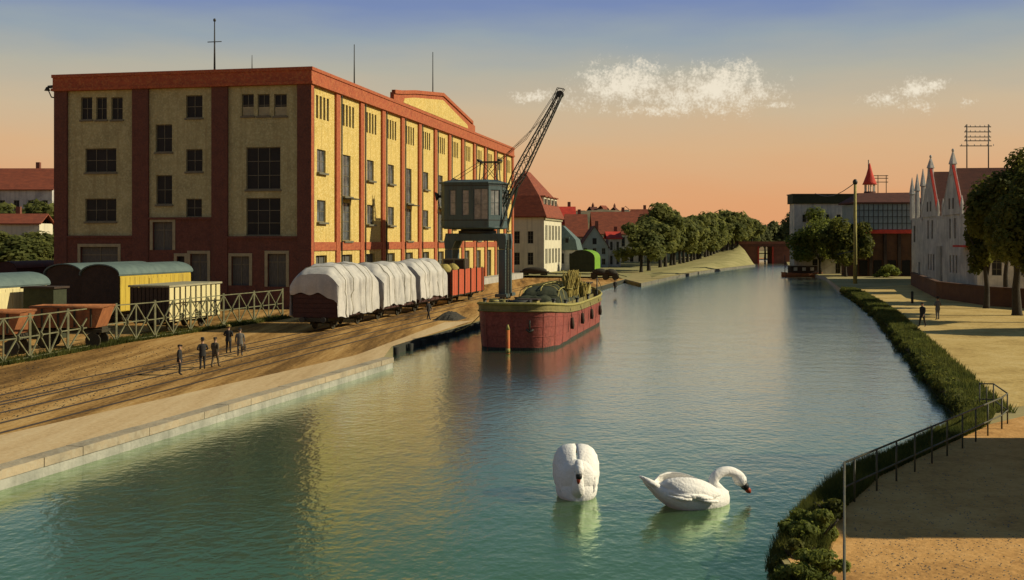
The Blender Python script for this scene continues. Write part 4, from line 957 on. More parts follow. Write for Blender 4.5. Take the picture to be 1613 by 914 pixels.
def swan_side():
    t = thing('swan', 'white swan seen from the side dipping its curved neck towards the water', 'swan', gw(1080, 797))
    k = 50.9
    P = lambda px, py: ((px - 1080) / k, (797 - py) / k)
    secs = [(P(1006, 0)[0], .98, 1.05, .03), (P(1014, 0)[0], .74, .99, .14), (P(1024, 0)[0], .52, .88, .26), (P(1036, 0)[0], .26, .78, .40), (P(1050, 0)[0], .04, .76, .55), (P(1066, 0)[0], -.16, .78, .66), (P(1085, 0)[0], -.25, .76, .70), (P(1105, 0)[0], -.26, .68, .66), (P(1124, 0)[0], -.24, .56, .54), (P(1138, 0)[0], -.20, .50, .38), (P(1148, 0)[0], -.10, .38, .22), (P(1153, 0)[0], .02, .22, .06)]
    m = MB(); m.loft(body_loft(secs))
    nk = [(P(1138, 786), .0), (P(1133, 778), 0), (P(1127, 766), 0), (P(1129, 756), 0), (P(1139, 749), 0), (P(1151, 747.5), 0), (P(1162, 751), 0), (P(1170, 758), 0), (P(1174, 764), 0)]
    pts = resample([Vector((p[0], 0, p[1])) for p, _ in nk], 40); rad = [.30 + (.155 - .30) * min(1, i / 12) for i in range(40)]
    for i in range(30, 40): rad[i] = .155 + .03 * math.sin((i - 30) / 9 * 3.1)
    m.tube(pts, rad, 14); m.build('body', 'swan', t)
    h = MB(); a = Vector((P(1168, 757)[0], 0, P(1168, 757)[1])); b = Vector((P(1179, 771)[0], 0, P(1179, 771)[1]))
    h.tube([a, a.lerp(b, .25), a.lerp(b, .5), a.lerp(b, .75), b], [.12, .19, .20, .16, .10], 14); h.build('head', 'swan', t)
    h = MB(); c = Vector((P(1184, 778)[0], 0, P(1184, 778)[1])); h.tube([b - (b - a) * .12, b.lerp(c, .5), c], [.125, .12, .09], 12); h.build('beak_base', 'black', t)
    h = MB(); d_ = Vector((P(1190.5, 785)[0], 0, P(1190.5, 785)[1])); h.tube([c - (c - b) * .3, c.lerp(d_, .6), d_], [.085, .085, .03], 12); h.build('beak', 'beak', t)
    for s in (-1, 1):
        e = MB(); q = a.lerp(b, .72); e.ell((q.x + .03, s * .14, q.z + .06), (.035, .03, .035), 8, 6); e.build('eye', 'black', t)
        sp = [(P(1026, 0)[0], .62, .72, .12), (P(1036, 0)[0], .46, .84, .34), (P(1046, 0)[0], .34, .95, .56), (P(1060, 0)[0], .20, .99, .72), (P(1078, 0)[0], .12, .96, .79), (P(1096, 0)[0], .10, .86, .76), (P(1112, 0)[0], .16, .70, .66), (P(1126, 0)[0], .28, .52, .50)]
        w = wing_mesh(sp, s).build('wing', 'swan', t)
        f_ = MB()
        for j in range(6):
            x0 = P(1040 + j * 9, 0)[0]; z0 = .34 + .07 * j - .02 * j * j + .1; f_.tube([(x0 + .55, s * (.80 - .01 * j), z0 - .04), (x0 + .2, s * (.80), z0), (x0 - .12, s * (.62 + .03 * j), z0 + .08)], [.05, .06, .015], 6)
        f_.build('feathers', 'swan', w)
    f_ = MB()
    for j in range(5): f_.tube([(P(1040, 0)[0], (j - 2) * .1, .6), (P(1020, 0)[0], (j - 2) * .11, .82 + .02 * (j % 2)), (P(1007, 0)[0] - .03 * (2 - abs(j - 2)), (j - 2) * .06, 1.02)], [.09, .09, .02], 6)
    f_.build('tail', 'swan', t)
    return t
SW1 = swan_side(); SW1.rotation_euler = (0, 0, R(20)); SW1.scale = (.985, .95, .927)
def swan_front():
    t = thing('swan', 'white swan seen head on with both wings raised around its lowered head', 'swan', gw(908, 781))
    # y negative is towards the viewer
    m = MB()
    secs = [(-.82, -.02, .30, .16), (-.70, -.12, .62, .40), (-.4, -.22, .85, .60), (0, -.25, .92, .66), (.5, -.2, .85, .58), (1.0, .1, .7, .35), (1.4, .4, .65, .1)]
    rings = [[(-p[1], p[0], p[2]) for p in r_] for r_ in body_loft(secs)]
    m.loft(rings); m.ell((0, -.34, .70), (.60, .44, .74), 20, 14)
    nk = resample([Vector(p) for p in ((0, -.66, .28), (0, -.86, .50), (.01, -.84, .80), (.02, -.72, 1.02), (.03, -.66, 1.22), (.03, -.76, 1.38), (.03, -.92, 1.36), (.03, -1.04, 1.24))], 36)
    m.tube(nk, [.24 - .11 * min(1, i / 14) for i in range(36)], 12); m.build('body', 'swan', t)
    h = MB(); h.tube([(.03, -.96, 1.34), (.03, -1.06, 1.24), (.025, -1.12, 1.12), (.02, -1.14, 1.02)], [.12, .14, .13, .09], 12); h.build('head', 'swan', t)
    h = MB(); h.tube([(.02, -1.13, 1.08), (.015, -1.16, .98), (.01, -1.17, .90)], [.10, .10, .085], 10); h.build('beak_base', 'black', t)
    h = MB(); h.tube([(.01, -1.165, .93), (.0, -1.18, .84), (0, -1.18, .72)], [.07, .06, .03], 10); h.build('beak', 'beak', t)
    for s in (-1, 1):
        e = MB(); e.ell((.025 + s * .108, -1.11, 1.15), (.03, .03, .035), 8, 6); e.build('eye', 'black', t)
        # raised wing: deep shell curving from breast side up and over
        w = MB(); rows_ = []
        for i in range(19):
            f = i / 18; y = -.62 + 1.9 * f
            ht = (.25 + 1.56 * math.sin(math.pi * min(1, (.16 + f * .62))) ** .8); wd = .735 * math.sin(math.pi * (.20 + f * .66)) ** .55
            row = []
            for k in range(17):
                g = k / 16; an = -.55 + g * (math.pi / 2 + .55)
                r1 = max(.02, wd); x = .015 + (r1 - .015) * max(0, math.cos(an)) ** .66; z = ht * .52 + ht * .50 * math.copysign(abs(math.sin(an)) ** .85, math.sin(an))
                x += .015 * math.sin(k * 2.2 + i); row.append((s * x, y + .10 * math.sin(g * 3.1), z))
            rows_.append(row + [(p[0] * .80, p[1] + .03, p[2] * .965) for p in row[::-1]])
        w.loft(rows_, True, True); wg = w.build('wing', 'swan', t)
    t.scale = (.95, .9, .80); return t
swan_front()

# ------------------------------------------------------------------ people
def person(P, h, face, label, pose=0, cl='cloth1', hat='cap', carry=None):
    k = h / 1.78; t = thing('person', label, 'person', P, face)
    sp = .11 if pose != 2 else .10; st = .22 if pose == 2 else .03
    me = bpy.data.meshes.new('body')
    J = {'pel': (0, 0, .95), 'wa': (0, 0, 1.08), 'ch': (0, .01, 1.32), 'nk': (0, .0, 1.48), 'hd0': (0, -.01, 1.56), 'hd1': (0, -.02, 1.66), 'hd2': (0, -.01, 1.75)}
    rad = {'pel': (.155, .125), 'wa': (.145, .115), 'ch': (.175, .125), 'nk': (.065, .065), 'hd0': (.075, .085), 'hd1': (.085, .10), 'hd2': (.06, .07)}
    E = [('pel', 'wa'), ('wa', 'ch'), ('ch', 'nk'), ('nk', 'hd0'), ('hd0', 'hd1'), ('hd1', 'hd2')]
    for s, n in ((-1, 'l'), (1, 'r')):
        y = st * s
        J['hip' + n] = (s * .10, 0, .88); J['kn' + n] = (s * sp, y * .5 - .02, .49); J['an' + n] = (s * (sp + .01), y + .02, .09); J['to' + n] = (s * (sp + .03), y - .15, .045)
        rad['hip' + n] = (.11, .11); rad['kn' + n] = (.072, .072); rad['an' + n] = (.052, .052); rad['to' + n] = (.045, .035)
        E += [('pel', 'hip' + n), ('hip' + n, 'kn' + n), ('kn' + n, 'an' + n), ('an' + n, 'to' + n)]
        J['sh' + n] = (s * .205, .01, 1.42); rad['sh' + n] = (.075, .075)
        if pose == 1: J['el' + n] = (s * .30, .05, 1.17); J['wr' + n] = (s * .16, -.17, 1.12); J['ha' + n] = (s * .10, -.21, 1.10)
        elif pose == 3 and s > 0: J['el' + n] = (s * .28, -.10, 1.20); J['wr' + n] = (s * .27, -.30, 1.34); J['ha' + n] = (s * .26, -.36, 1.40)
        else: J['el' + n] = (s * .27, .03 + y * -.3, 1.15); J['wr' + n] = (s * .27, -.05 - y * .6, .90); J['ha' + n] = (s * .265, -.07 - y * .7, .82)
        rad['el' + n] = (.055, .055); rad['wr' + n] = (.036, .036); rad['ha' + n] = (.03, .045)
        E += [('ch', 'sh' + n), ('sh' + n, 'el' + n), ('el' + n, 'wr' + n), ('wr' + n, 'ha' + n)]
        for q in range(5):      # thumb and four fingers
            hx, hy, hz = J['ha' + n]; wx, wy, wz = J['wr' + n]; dv = (Vector((hx, hy, hz)) - Vector((wx, wy, wz))).normalized()
            off_ = Vector((0, (q - 2) * .018 if q else -.045, 0)); ln = (.045, .085, .095, .09, .075)[q]
            J['f%d%s' % (q, n)] = tuple(Vector((hx, hy, hz)) + off_ + dv * ln); rad['f%d%s' % (q, n)] = (.009, .009); E.append(('ha' + n, 'f%d%s' % (q, n)))
    names = list(J); me.from_pydata([tuple(Vector(J[n]) * k) for n in names], [(names.index(a), names.index(b)) for a, b in E], [])
    o = link('body', me, None); sk = o.modifiers.new('skin', 'SKIN')
    for i, n in enumerate(names): me.skin_vertices[0].data[i].radius = (rad[n][0] * k, rad[n][1] * k); me.skin_vertices[0].data[i].use_root = n == 'pel'
    o.modifiers.new('sub', 'SUBSURF').levels = 1
    bpy.context.view_layer.update(); dg = bpy.context.evaluated_depsgraph_get(); nm = bpy.data.meshes.new_from_object(o.evaluated_get(dg))
    bpy.data.objects.remove(o); nm.materials.clear()
    for q in (cl, 'skin', 'black'): nm.materials.append(MT[q])
    for p in nm.polygons:
        c = p.center / k; p.use_smooth = True
        p.material_index = 1 if (c.z > 1.50 or (abs(c.x) < .5 and any((c - Vector(J['ha' + q])).length < .12 for q in 'lr'))) else (2 if c.z < .09 else 0)
    b = link('body', nm, t)
    # face and hair
    f = MB(); f.ell((0, -.115 * k, 1.645 * k), (.016 * k, .03 * k, .03 * k), 8, 6); f.build('nose', 'skin', t)
    for s in (-1, 1):
        f = MB(); f.ell((s * .033 * k, -.10 * k, 1.668 * k), (.012 * k, .012 * k, .009 * k), 8, 5); f.build('eye', 'black', t)
        f = MB(); f.ell((s * .09 * k, .0, 1.65 * k), (.014 * k, .025 * k, .034 * k), 8, 5); f.build('ear', 'skin', t)
    f = MB(); f.ell((0, .025 * k, 1.69 * k), (.094 * k, .10 * k, .085 * k), 12, 8); f.build('hair', 'cloth2', t)
    # coat: skirted jacket over the torso
    m = MB(); rr_ = []
    for z, a, c in ((.78, .205, .165), (.92, .20, .16), (1.08, .175, .145), (1.28, .205, .155), (1.42, .20, .13), (1.48, .10, .09)):
        rr_.append([(a * k * math.cos(2 * math.pi * j / 16), (c * math.sin(2 * math.pi * j / 16) + .005) * k, z * k) for j in range(16)])
    m.loft(rr_, False); m.build('jacket', cl, t)
    if hat == 'cap':
        m = MB(); m.ell((0, .01 * k, 1.755 * k), (.115 * k, .125 * k, .05 * k), 14, 6); m.tube([(0, -.10 * k, 1.735 * k), (0, -.16 * k, 1.725 * k)], [.07 * k, .04 * k], 8); m.build('cap', 'cloth1', t)
    elif hat == 'hat':
        m = MB(); m.tube([(0, 0, 1.73 * k), (0, 0, 1.745 * k)], .17 * k, 16); m.tube([(0, 0, 1.745 * k), (0, 0, 1.84 * k), (0, 0, 1.86 * k)], [.105 * k, .095 * k, .07 * k], 16); m.build('hat', 'cloth1', t)
    elif hat == 'straw':
        m = MB(); m.tube([(0, 0, 1.73 * k), (0, 0, 1.745 * k)], .18 * k, 16); m.tube([(0, 0, 1.745 * k), (0, 0, 1.83 * k), (0, 0, 1.85 * k)], [.105 * k, .095 * k, .07 * k], 16); m.build('hat', 'straw', t)
    if carry:
        c = thing('bag', carry, 'bag', P + Matrix.Rotation(face, 3, 'Z') @ Vector((-.30 * k, -.05 * k, .0)), face); m = MB(); m.box(-.09, .09, -.24, .24, .38 * k, .68 * k); bevel(m.build('pouch', 'cloth2', c), .04); m = MB(); m.tube([(0, -.12, .68 * k), (0, -.08, .78 * k), (0, .08, .78 * k), (0, .12, .68 * k)], .014, 6); m.build('handle', 'cloth2', c)
    return t
Q8 = QZ + .004
person(gp(283, 591, Q8), 1.58, R(100), 'person in dark clothes standing alone at the left of the group on the quay', 0, 'cloth1', 'cap')
person(gp(319, 582.5, Q8), 1.70, R(-150), 'person in dark jacket with bent arms, second from left on the quay', 1, 'cloth1', 'hat')
person(gp(339, 579, Q8), 1.66, R(160), 'person in grey brown coat standing third from left on the quay', 2, 'cloth2', 'cap')
person(gp(360, 557, Q8), 1.74, R(170), 'person in pale hat with bent arms, rearmost of the group on the quay', 1, 'cloth1', 'straw')
person(gp(378, 561.5, Q8), 1.70, R(190), 'person carrying a bag at the right of the group on the quay', 0, 'cloth3', 'cap', 'dark bag held by the rightmost of the group on the quay')
person(gp(675, 504, Q8), 1.75, R(60), 'person with legs apart working beside the third covered wagon', 2, 'cloth1', 'cap')
person(gp(1453, 515, Q8), 1.98, R(-60), 'dark clothed person nearest the water on the right meadow', 2, 'cloth1', 'cap')
person(gp(1477, 504, Q8), 2.0, R(200), 'dark clothed person farther back on the right meadow', 1, 'cloth3', 'hat')
person(gp(969, 461, QZ), 1.75, R(20), 'small dark person standing on the quay beyond the barge', 0, 'cloth1', 'hat')

# ------------------------------------------------------------------ vegetation
def crown(rx, ry, rz, n, leaf, seed, nclump=26, fill=.55):
    r_ = random.Random(seed); cl = []
    for i in range(nclump):
        th = r_.uniform(0, 2 * math.pi); u = r_.uniform(-.75, 1); s = math.sqrt(max(0, 1 - u * u)); q = r_.uniform(fill, .86)
        cl.append((Vector((rx * s * math.cos(th) * q, ry * s * math.sin(th) * q, rz * u * q)), r_.uniform(.26, .44)))
    v = []; f = []
    for i in range(n):
        c, q = cl[i % nclump]; d = Vector((r_.gauss(0, 1), r_.gauss(0, 1), r_.gauss(0, 1))); d = d.normalized() * (r_.random() ** .45)
        p = c + Vector((d.x * rx * q, d.y * ry * q, d.z * rz * q * .85))
        nrm = (d + Vector((r_.uniform(-.7, .7), r_.uniform(-.7, .7), r_.uniform(-.2, .9)))).normalized()
        a = nrm.orthogonal().normalized(); a = Matrix.Rotation(r_.uniform(0, 6.28), 3, nrm) @ a; b = nrm.cross(a); s = leaf * r_.uniform(.6, 1.3)
        k = len(v); v += [tuple(p + a * s), tuple(p + b * s * .55), tuple(p - a * s), tuple(p - b * s * .55)]; f.append((k, k + 1, k + 2, k + 3))
    return v, f
def crown_mesh(mat, *a, **kw):
    v, f = crown(*a, **kw); me = bpy.data.meshes.new('crown'); me.from_pydata(v, [], f); me.materials.append(MT[mat]); me.update(); return me
def trunk_mb(h, r, top, seed, limbs=6, spread=2.5):
    r_ = random.Random(seed); m = MB(); m.tube([(0, 0, -.3), (.0, 0, .25), (r_.uniform(-.1, .1), r_.uniform(-.1, .1), h * .5), (r_.uniform(-.2, .2), r_.uniform(-.2, .2), h), (0, 0, top)], [r * 1.5, r * 1.1, r * .85, r * .7, r * .15], 8)
    for i in range(limbs):
        a = 6.28 * i / limbs + r_.uniform(-.4, .4); z = h * r_.uniform(.75, 1.15); s = spread * r_.uniform(.6, 1)
        m.tube([(0, 0, z), (s * .5 * math.cos(a), s * .5 * math.sin(a), z + (top - z) * .3), (s * math.cos(a), s * math.sin(a), z + (top - z) * .62)], [r * .45, r * .3, r * .08], 6)
    return m
def tree(P, h, cr_, cmesh, cz, tm, label, group=None, sc_=1, rz=0, name='tree'):
    t = thing(name, label, 'tree', P, rz, group); link('trunk', tm, t); c = link('crown', cmesh, t, (0, 0, cz)); t.scale = (sc_ if isinstance(sc_, tuple) else (sc_,) * 3); return t
ordn = ('first', 'second', 'third', 'fourth', 'fifth', 'sixth', 'seventh', 'eighth', 'ninth', 'tenth', 'eleventh', 'twelfth', 'thirteenth', 'fourteenth', 'fifteenth', 'sixteenth', 'seventeenth', 'eighteenth', 'nineteenth', 'twentieth', 'twenty-first', 'twenty-second', 'twenty-third', 'twenty-fourth')
# big trees on the right meadow
cA = crown_mesh('leaf', 4.1, 4.6, 6.4, 36000, .26, 11, nclump=44, fill=.3); cB = crown_mesh('leaf', 2.1, 2.3, 4.6, 12000, .25, 12, nclump=26, fill=.3)
tA = trunk_mb(5, .42, 15, 1, 7, 3.2).mesh('trunk', 'bark'); tB = trunk_mb(4, .30, 11, 2, 6, 2.2).mesh('trunk', 'bark')
tree(gp(1602, 497), 0, 0, cA, 8.9, tA, 'tallest leafy tree at the right picture edge on the meadow')
tree(gp(1554, 486), 0, 0, cB, 7.2, tB, 'slender leafy tree in front of the low brick wall')
tree(gp(1585, 462), 0, 0, cA, 8.8, tA, 'leafy tree standing behind the low brick wall', sc_=(.85, .85, .95))
tree(gp(1650, 478), 0, 0, cA, 9.0, tA, 'leafy tree half cut off by the right picture edge behind the tallest tree', sc_=1.05, rz=4)
tree(gp(1632, 508), 0, 0, cA, 8.6, tA, 'leafy tree nearest the viewer, only its crown edge in the frame at right', sc_=.9, rz=3)
tree(gp(1990, 525), 0, 0, cA, 8.9, tA, 'leafy meadow tree beyond the right picture edge', rz=1)
# trees by the far right quay
cC = crown_mesh('leaf_bright', 6.4, 5.6, 6.4, 12000, .36, 21, nclump=30, fill=.3); tC = trunk_mb(3, .3, 8, 3, 6, 2.5).mesh('trunk', 'bark')
tree(gp(1292, 432), 0, 0, cC, 7.3, tC, 'bright green round tree beside the white quay building')
cD = crown_mesh('leaf', 5.0, 4.8, 5.4, 8000, .38, 22, nclump=24, fill=.3)
tree(gp(1332, 436), 0, 0, cD, 6.6, tC, 'dark green tree beside the tall pole on the right bank')
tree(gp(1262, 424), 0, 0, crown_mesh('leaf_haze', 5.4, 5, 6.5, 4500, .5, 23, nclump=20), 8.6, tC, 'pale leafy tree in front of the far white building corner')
# tree row on the far left bank
rowpx = [(1010, 429, 258), (1022, 427, 266), (1040, 422, 288), (1048, 421, 292), (1057, 419, 302), (1062, 418.5, 306), (1071, 416, 316), (1077, 415, 322), (1083, 414, 328), (1089, 413, 333), (1094, 411.5, 338), (1099, 410, 343), (1103, 409, 347), (1111, 405.5, 354), (1115, 404.5, 358), (1120, 403, 363), (1125, 402, 368), (1130, 400, 373), (1138, 398, 377), (1146, 395.5, 380), (1154, 392, 382), (1162, 388, 384), (1172, 387, 398), (1184, 386, 402)]
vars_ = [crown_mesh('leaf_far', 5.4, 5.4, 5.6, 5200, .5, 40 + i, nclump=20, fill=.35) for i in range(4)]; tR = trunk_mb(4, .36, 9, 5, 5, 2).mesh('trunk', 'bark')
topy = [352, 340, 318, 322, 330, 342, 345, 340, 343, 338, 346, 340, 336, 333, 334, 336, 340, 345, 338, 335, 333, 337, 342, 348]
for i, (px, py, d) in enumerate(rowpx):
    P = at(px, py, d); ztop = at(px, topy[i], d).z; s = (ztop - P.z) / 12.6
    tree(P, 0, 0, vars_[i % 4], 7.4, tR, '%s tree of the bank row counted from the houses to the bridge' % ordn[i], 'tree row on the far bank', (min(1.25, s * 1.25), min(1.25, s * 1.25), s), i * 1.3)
# trees behind the bridge and behind the row
bk = [(1060, 330, 410, 8), (1100, 340, 420, 8), (1140, 331, 430, 9), (1165, 334, 430, 8), (1185, 345, 440, 8), (1205, 348, 450, 8), (1228, 350, 450, 7), (1250, 352, 455, 7), (1272, 350, 455, 7)]
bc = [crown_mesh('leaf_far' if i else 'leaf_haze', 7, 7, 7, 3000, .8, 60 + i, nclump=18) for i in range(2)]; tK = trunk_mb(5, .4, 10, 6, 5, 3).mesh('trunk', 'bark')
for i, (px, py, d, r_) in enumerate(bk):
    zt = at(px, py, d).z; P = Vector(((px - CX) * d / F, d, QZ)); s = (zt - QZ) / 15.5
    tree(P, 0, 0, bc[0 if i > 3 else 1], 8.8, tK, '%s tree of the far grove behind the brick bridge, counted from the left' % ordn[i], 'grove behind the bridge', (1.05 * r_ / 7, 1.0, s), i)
# shrubs
def shrub(P, rx, rz, n, leaf, mat, label, seed, group=None, rzr=0):
    t = thing('shrub', label, 'shrub', P, 0, group); me = crown_mesh(mat, rx, rx, rz, n, leaf, seed, nclump=14, fill=.2); me.name = 'foliage'
    link('foliage', me, t, (0, 0, rz * .72)); m = MB(); r_ = random.Random(seed)
    for i in range(6): a = r_.uniform(0, 6.28); m.tube([(0, 0, -.3), (rx * .3 * math.cos(a), rx * .3 * math.sin(a), rz * .7), (rx * .6 * math.cos(a), rx * .6 * math.sin(a), rz * 1.2)], [.03, .025, .01], 5)
    m.build('stem', 'bark', t); return t
shrub(gp(1286, 868, .4), .85, .62, 8000, .055, 'leaf_bright', 'leafy green shrub at the water edge beside the tall railing post', 71)
shrub(gp(1258, 905, .2), .6, .5, 5500, .055, 'leaf', 'dark leafy shrub lowest at the bottom edge by the water', 72)
shrub(gp(1306, 826, .5), .6, .45, 5000, .055, 'leaf', 'dark low shrub just behind the tall railing post', 73)
shrub(gp(1285, 935, .4), .75, .5, 5500, .055, 'leaf_bright', 'pale green shrub cut by the bottom edge left of the railing', 74)
shrub(gp(1398, 437, QZ), 3.0, 1.6, 2500, .22, 'leaf_bright', 'round yellow green bush on the lawn before the brown building', 75)
# overgrown bank along the right shore and under the railing
def blades(name, pts, n, w0, w1, h, zf, seed, mat='grass', wide=.05, kind='stuff', dens=None):
    r_ = random.Random(seed); v = []; f = []; P = [Vector(p) for p in pts]; ls = [(b - a).length for a, b in zip(P, P[1:])]; tot = sum(ls)
    for i in range(n):
        q = r_.random() * tot; k = 0
        while q > ls[k] and k < len(ls) - 1: q -= ls[k]; k += 1
        t = (P[k + 1] - P[k]).normalized(); nr = Vector((t.y, -t.x)); d = r_.uniform(w0, w1); c = P[k] + t * q + nr * d
        s = max(.35, c.length / 40); z = zf(d); hh = h * r_.uniform(.4, 1.25) * (1 + .5 * mnoise.noise(Vector((c.x * .35, c.y * .35, 0)))); a = r_.uniform(0, 6.28); wd = wide * s; ln = r_.uniform(.1, .6) * hh; b = r_.uniform(0, 6.28)
        k_ = len(v); v += [(c.x - wd * math.cos(a), c.y - wd * math.sin(a), z), (c.x + wd * math.cos(a), c.y + wd * math.sin(a), z), (c.x + ln * math.cos(b), c.y + ln * math.sin(b), z + hh)]; f.append((k_, k_ + 1, k_ + 2))
    me = bpy.data.meshes.new(name); me.from_pydata(v, [], f); me.materials.append(MT[mat]); me.update(); o = link(name, me); o['kind'] = kind; return o
zf = lambda d: max(.0, min(QZ, .1 + .75 * (d + .3)))
def mounds(name, pts, n, w0, w1, rmin, rmax, per, leaf, mat, seed, label):
    r_ = random.Random(seed); v = []; f = []; P = [Vector(p) for p in pts]; ls = [(b - a).length for a, b in zip(P, P[1:])]; tot = sum(ls)
    for i in range(n):
        q = (i + r_.random()) / n * tot; k = 0
        while q > ls[k] and k < len(ls) - 1: q -= ls[k]; k += 1
        t = (P[k + 1] - P[k]).normalized(); nr = Vector((t.y, -t.x)); d = r_.uniform(w0, w1); c = P[k] + t * q + nr * d
        rr_ = r_.uniform(rmin, rmax); z0 = zf(d)
        for j in range(per):
            a = Vector((r_.gauss(0, 1), r_.gauss(0, 1), abs(r_.gauss(0, .9)))).normalized() * (r_.random() ** .4); p = Vector((c.x + a.x * rr_, c.y + a.y * rr_, z0 - .1 + a.z * rr_ * .85))
            nrm = (a + Vector((r_.uniform(-.8, .8), r_.uniform(-.8, .8), r_.uniform(-.1, .9)))).normalized(); u = Matrix.Rotation(r_.uniform(0, 6.28), 3, nrm) @ nrm.orthogonal().normalized(); b = nrm.cross(u); sz = leaf * r_.uniform(.6, 1.4)
            kk = len(v); v += [tuple(p + u * sz), tuple(p + b * sz * .4), tuple(p - u * sz), tuple(p - b * sz * .4)]; f.append((kk, kk + 1, kk + 2, kk + 3))
    me = bpy.data.meshes.new(name); me.from_pydata(v, [], f); me.materials.append(MT[mat]); me.update(); o = link(name, me); o['kind'] = 'stuff'; o['label'] = label; return o
zf = lambda d: QZ if d > .0 else .15
mounds('bank_growth', re_[7:], 240, -.1, .8, .28, .62, 260, .09, 'leaf', 81, 'thick dark green growth along the right canal bank')
mounds('bank_herbs', re_[7:], 130, -.1, 1.2, .2, .55, 200, .08, 'leaf_bright', 82, 'yellow green herbs among the growth of the right bank')
o = blades('bank_grass', re_[7:], 40000, -.2, 1.9, .34, zf, 85, 'grass', .02); o['label'] = 'grass on the right canal bank'
mounds('edge_growth', re_[1:8], 230, -.12, .5, .12, .28, 240, .04, 'leaf', 83, 'dark green growth at the foot of the railing')
o = blades('edge_grass', re_[1:8], 40000, -.3, 1.1, .30, zf, 84, 'grass', .012); o['label'] = 'dark grass at the foot of the railing'

# pebbles, cinders and weeds lying about
def pebbles(name, spots, n, smin, smax, mat, seed, label):
    r_ = random.Random(seed); v = []; f = []
    for i in range(n):
        c = spots(r_); q = r_.uniform(smin, smax); k = len(v); a0 = r_.uniform(0, 6.28)
        for j in range(4): a = a0 + j * 1.57 + r_.uniform(-.4, .4); v.append((c[0] + q * math.cos(a), c[1] + q * r_.uniform(.6, 1) * math.sin(a), QZ + .006))
        v.append((c[0] + r_.uniform(-.3, .3) * q, c[1], QZ + .01 + q * r_.uniform(.35, .8))); f += [(k + j, k + (j + 1) % 4, k + 4) for j in range(4)]
    me = bpy.data.meshes.new(name); me.from_pydata(v, [], f); me.materials.append(MT[mat]); me.update(); o = link(name, me); o['kind'] = 'stuff'; o['label'] = label; return o
def path_spot(r_):
    P = gp(r_.uniform(1345, 1620), 690 + 230 * r_.random() ** .8); return (max(P.x, c_edge(P.y)), P.y)
def c_edge(y): return 6.6 + max(0, y - 28) * .62
pebbles('path_pebbles', path_spot, 1300, .010, .035, 'stonebank', 91, 'small stones strewn over the foreground path')
def yard_spot(r_):
    P = gp(r_.uniform(-10, 560), 545 + 150 * r_.random() ** 1.4); q = QL(300, 640)[0]; a = loc(P)
    if a[0] > QL(0, 742)[0] - 6: return tuple(wl(QL(0, 742)[0] - r_.uniform(6, 14), a[1]))[:2]
    return (P.x, P.y)
pebbles('yard_cinders', yard_spot, 1500, .02, .06, 'coal', 92, 'dark cinders and scraps strewn over the rail yard')
o = blades('yard_weeds', [tuple(gp(*p)[:2]) for p in ((-40, 580), (47, 565.5), (183, 540), (445, 501))], 9000, -.5, .9, .32, lambda d: QZ, 93, 'grass', .018); o['label'] = 'weeds along the foot of the lattice fence'

# ------------------------------------------------------------------ iron railing in the right foreground
RL = thing('iron_railing', 'thin iron pipe railing with two rails along the near right bank', 'railing', gp(1330, 799))
def rl(P): return Vector(P) - RL.location
c0 = gp(1330, 799); c1 = gp(1578, 676); dirn = Vector((c0.x, c0.y, 0)).normalized(); n0 = c0 - dirn * 17
fpx = [(1346, 0), (1381, 0), (1412, 0), (1441, 0), (1468, 0), (1492, 0), (1516, 0), (1537, 0), (1556, 0)]
def on_line(a, b, px):
    r_ = (px - CX) / F; t = (r_ * a.y - a.x) / ((b.x - a.x) - r_ * (b.y - a.y)); return a.lerp(b, t)
HR = 1.17; pts_ = [on_line(c0, c1, p[0]) for p in fpx]
c2 = gp(1587, 668); c3 = gp(1565, 650); c4 = gp(1543, 656, .25)
def pipe(nm, a, b, r_=.028): m = MB(); m.tube([rl(a), rl(b)], r_, 8); m.build(nm, 'fence_iron', RL)
Z = Vector((0, 0, HR)); Zm = Vector((0, 0, .52))
pipe('post', c0 - Vector((0, 0, 1.0)), c0 + Z, .032); pipe('post', c1, c1 + Z, .03); pipe('post', c2, c2 + Z); pipe('post', c3, c3 + Z); pipe('post', c4 - Vector((0, 0, .3)), c4 + Vector((0, 0, HR + .25)))
for p in pts_: pipe('post', p, p + Z - Vector((0, 0, .02)))
for k in range(1, 7): q = c0.lerp(n0, k / 6); pipe('post', q, q + Z)
for zz in (Z, Zm):
    pipe('rail', c0 + zz, c1 + zz); pipe('rail', c0 + zz, n0 + zz); pipe('rail', c1 + zz, c2 + zz); pipe('rail', c2 + zz, c3 + zz); pipe('rail', c3 + zz, c4 + zz + Vector((0, 0, .2)))
mdl = on_line(c3, c4, 1554); pipe('post', Vector((mdl.x, mdl.y, .6)), Vector((mdl.x, mdl.y, QZ + HR - .2)))
# small post on the meadow
o = MB().tube([(0, 0, -.2), (0, 0, 1.25)], .14, 8).build('bollard_post', 'bark'); o.location = gp(1437, 478); tag(o, 'short dark post standing on the right meadow', 'post'); 
b = MB(); b.tube([(0, 0, 1.25), (0, 0, 1.36)], [.17, .08], 8); b.build('cap', 'bark', o)

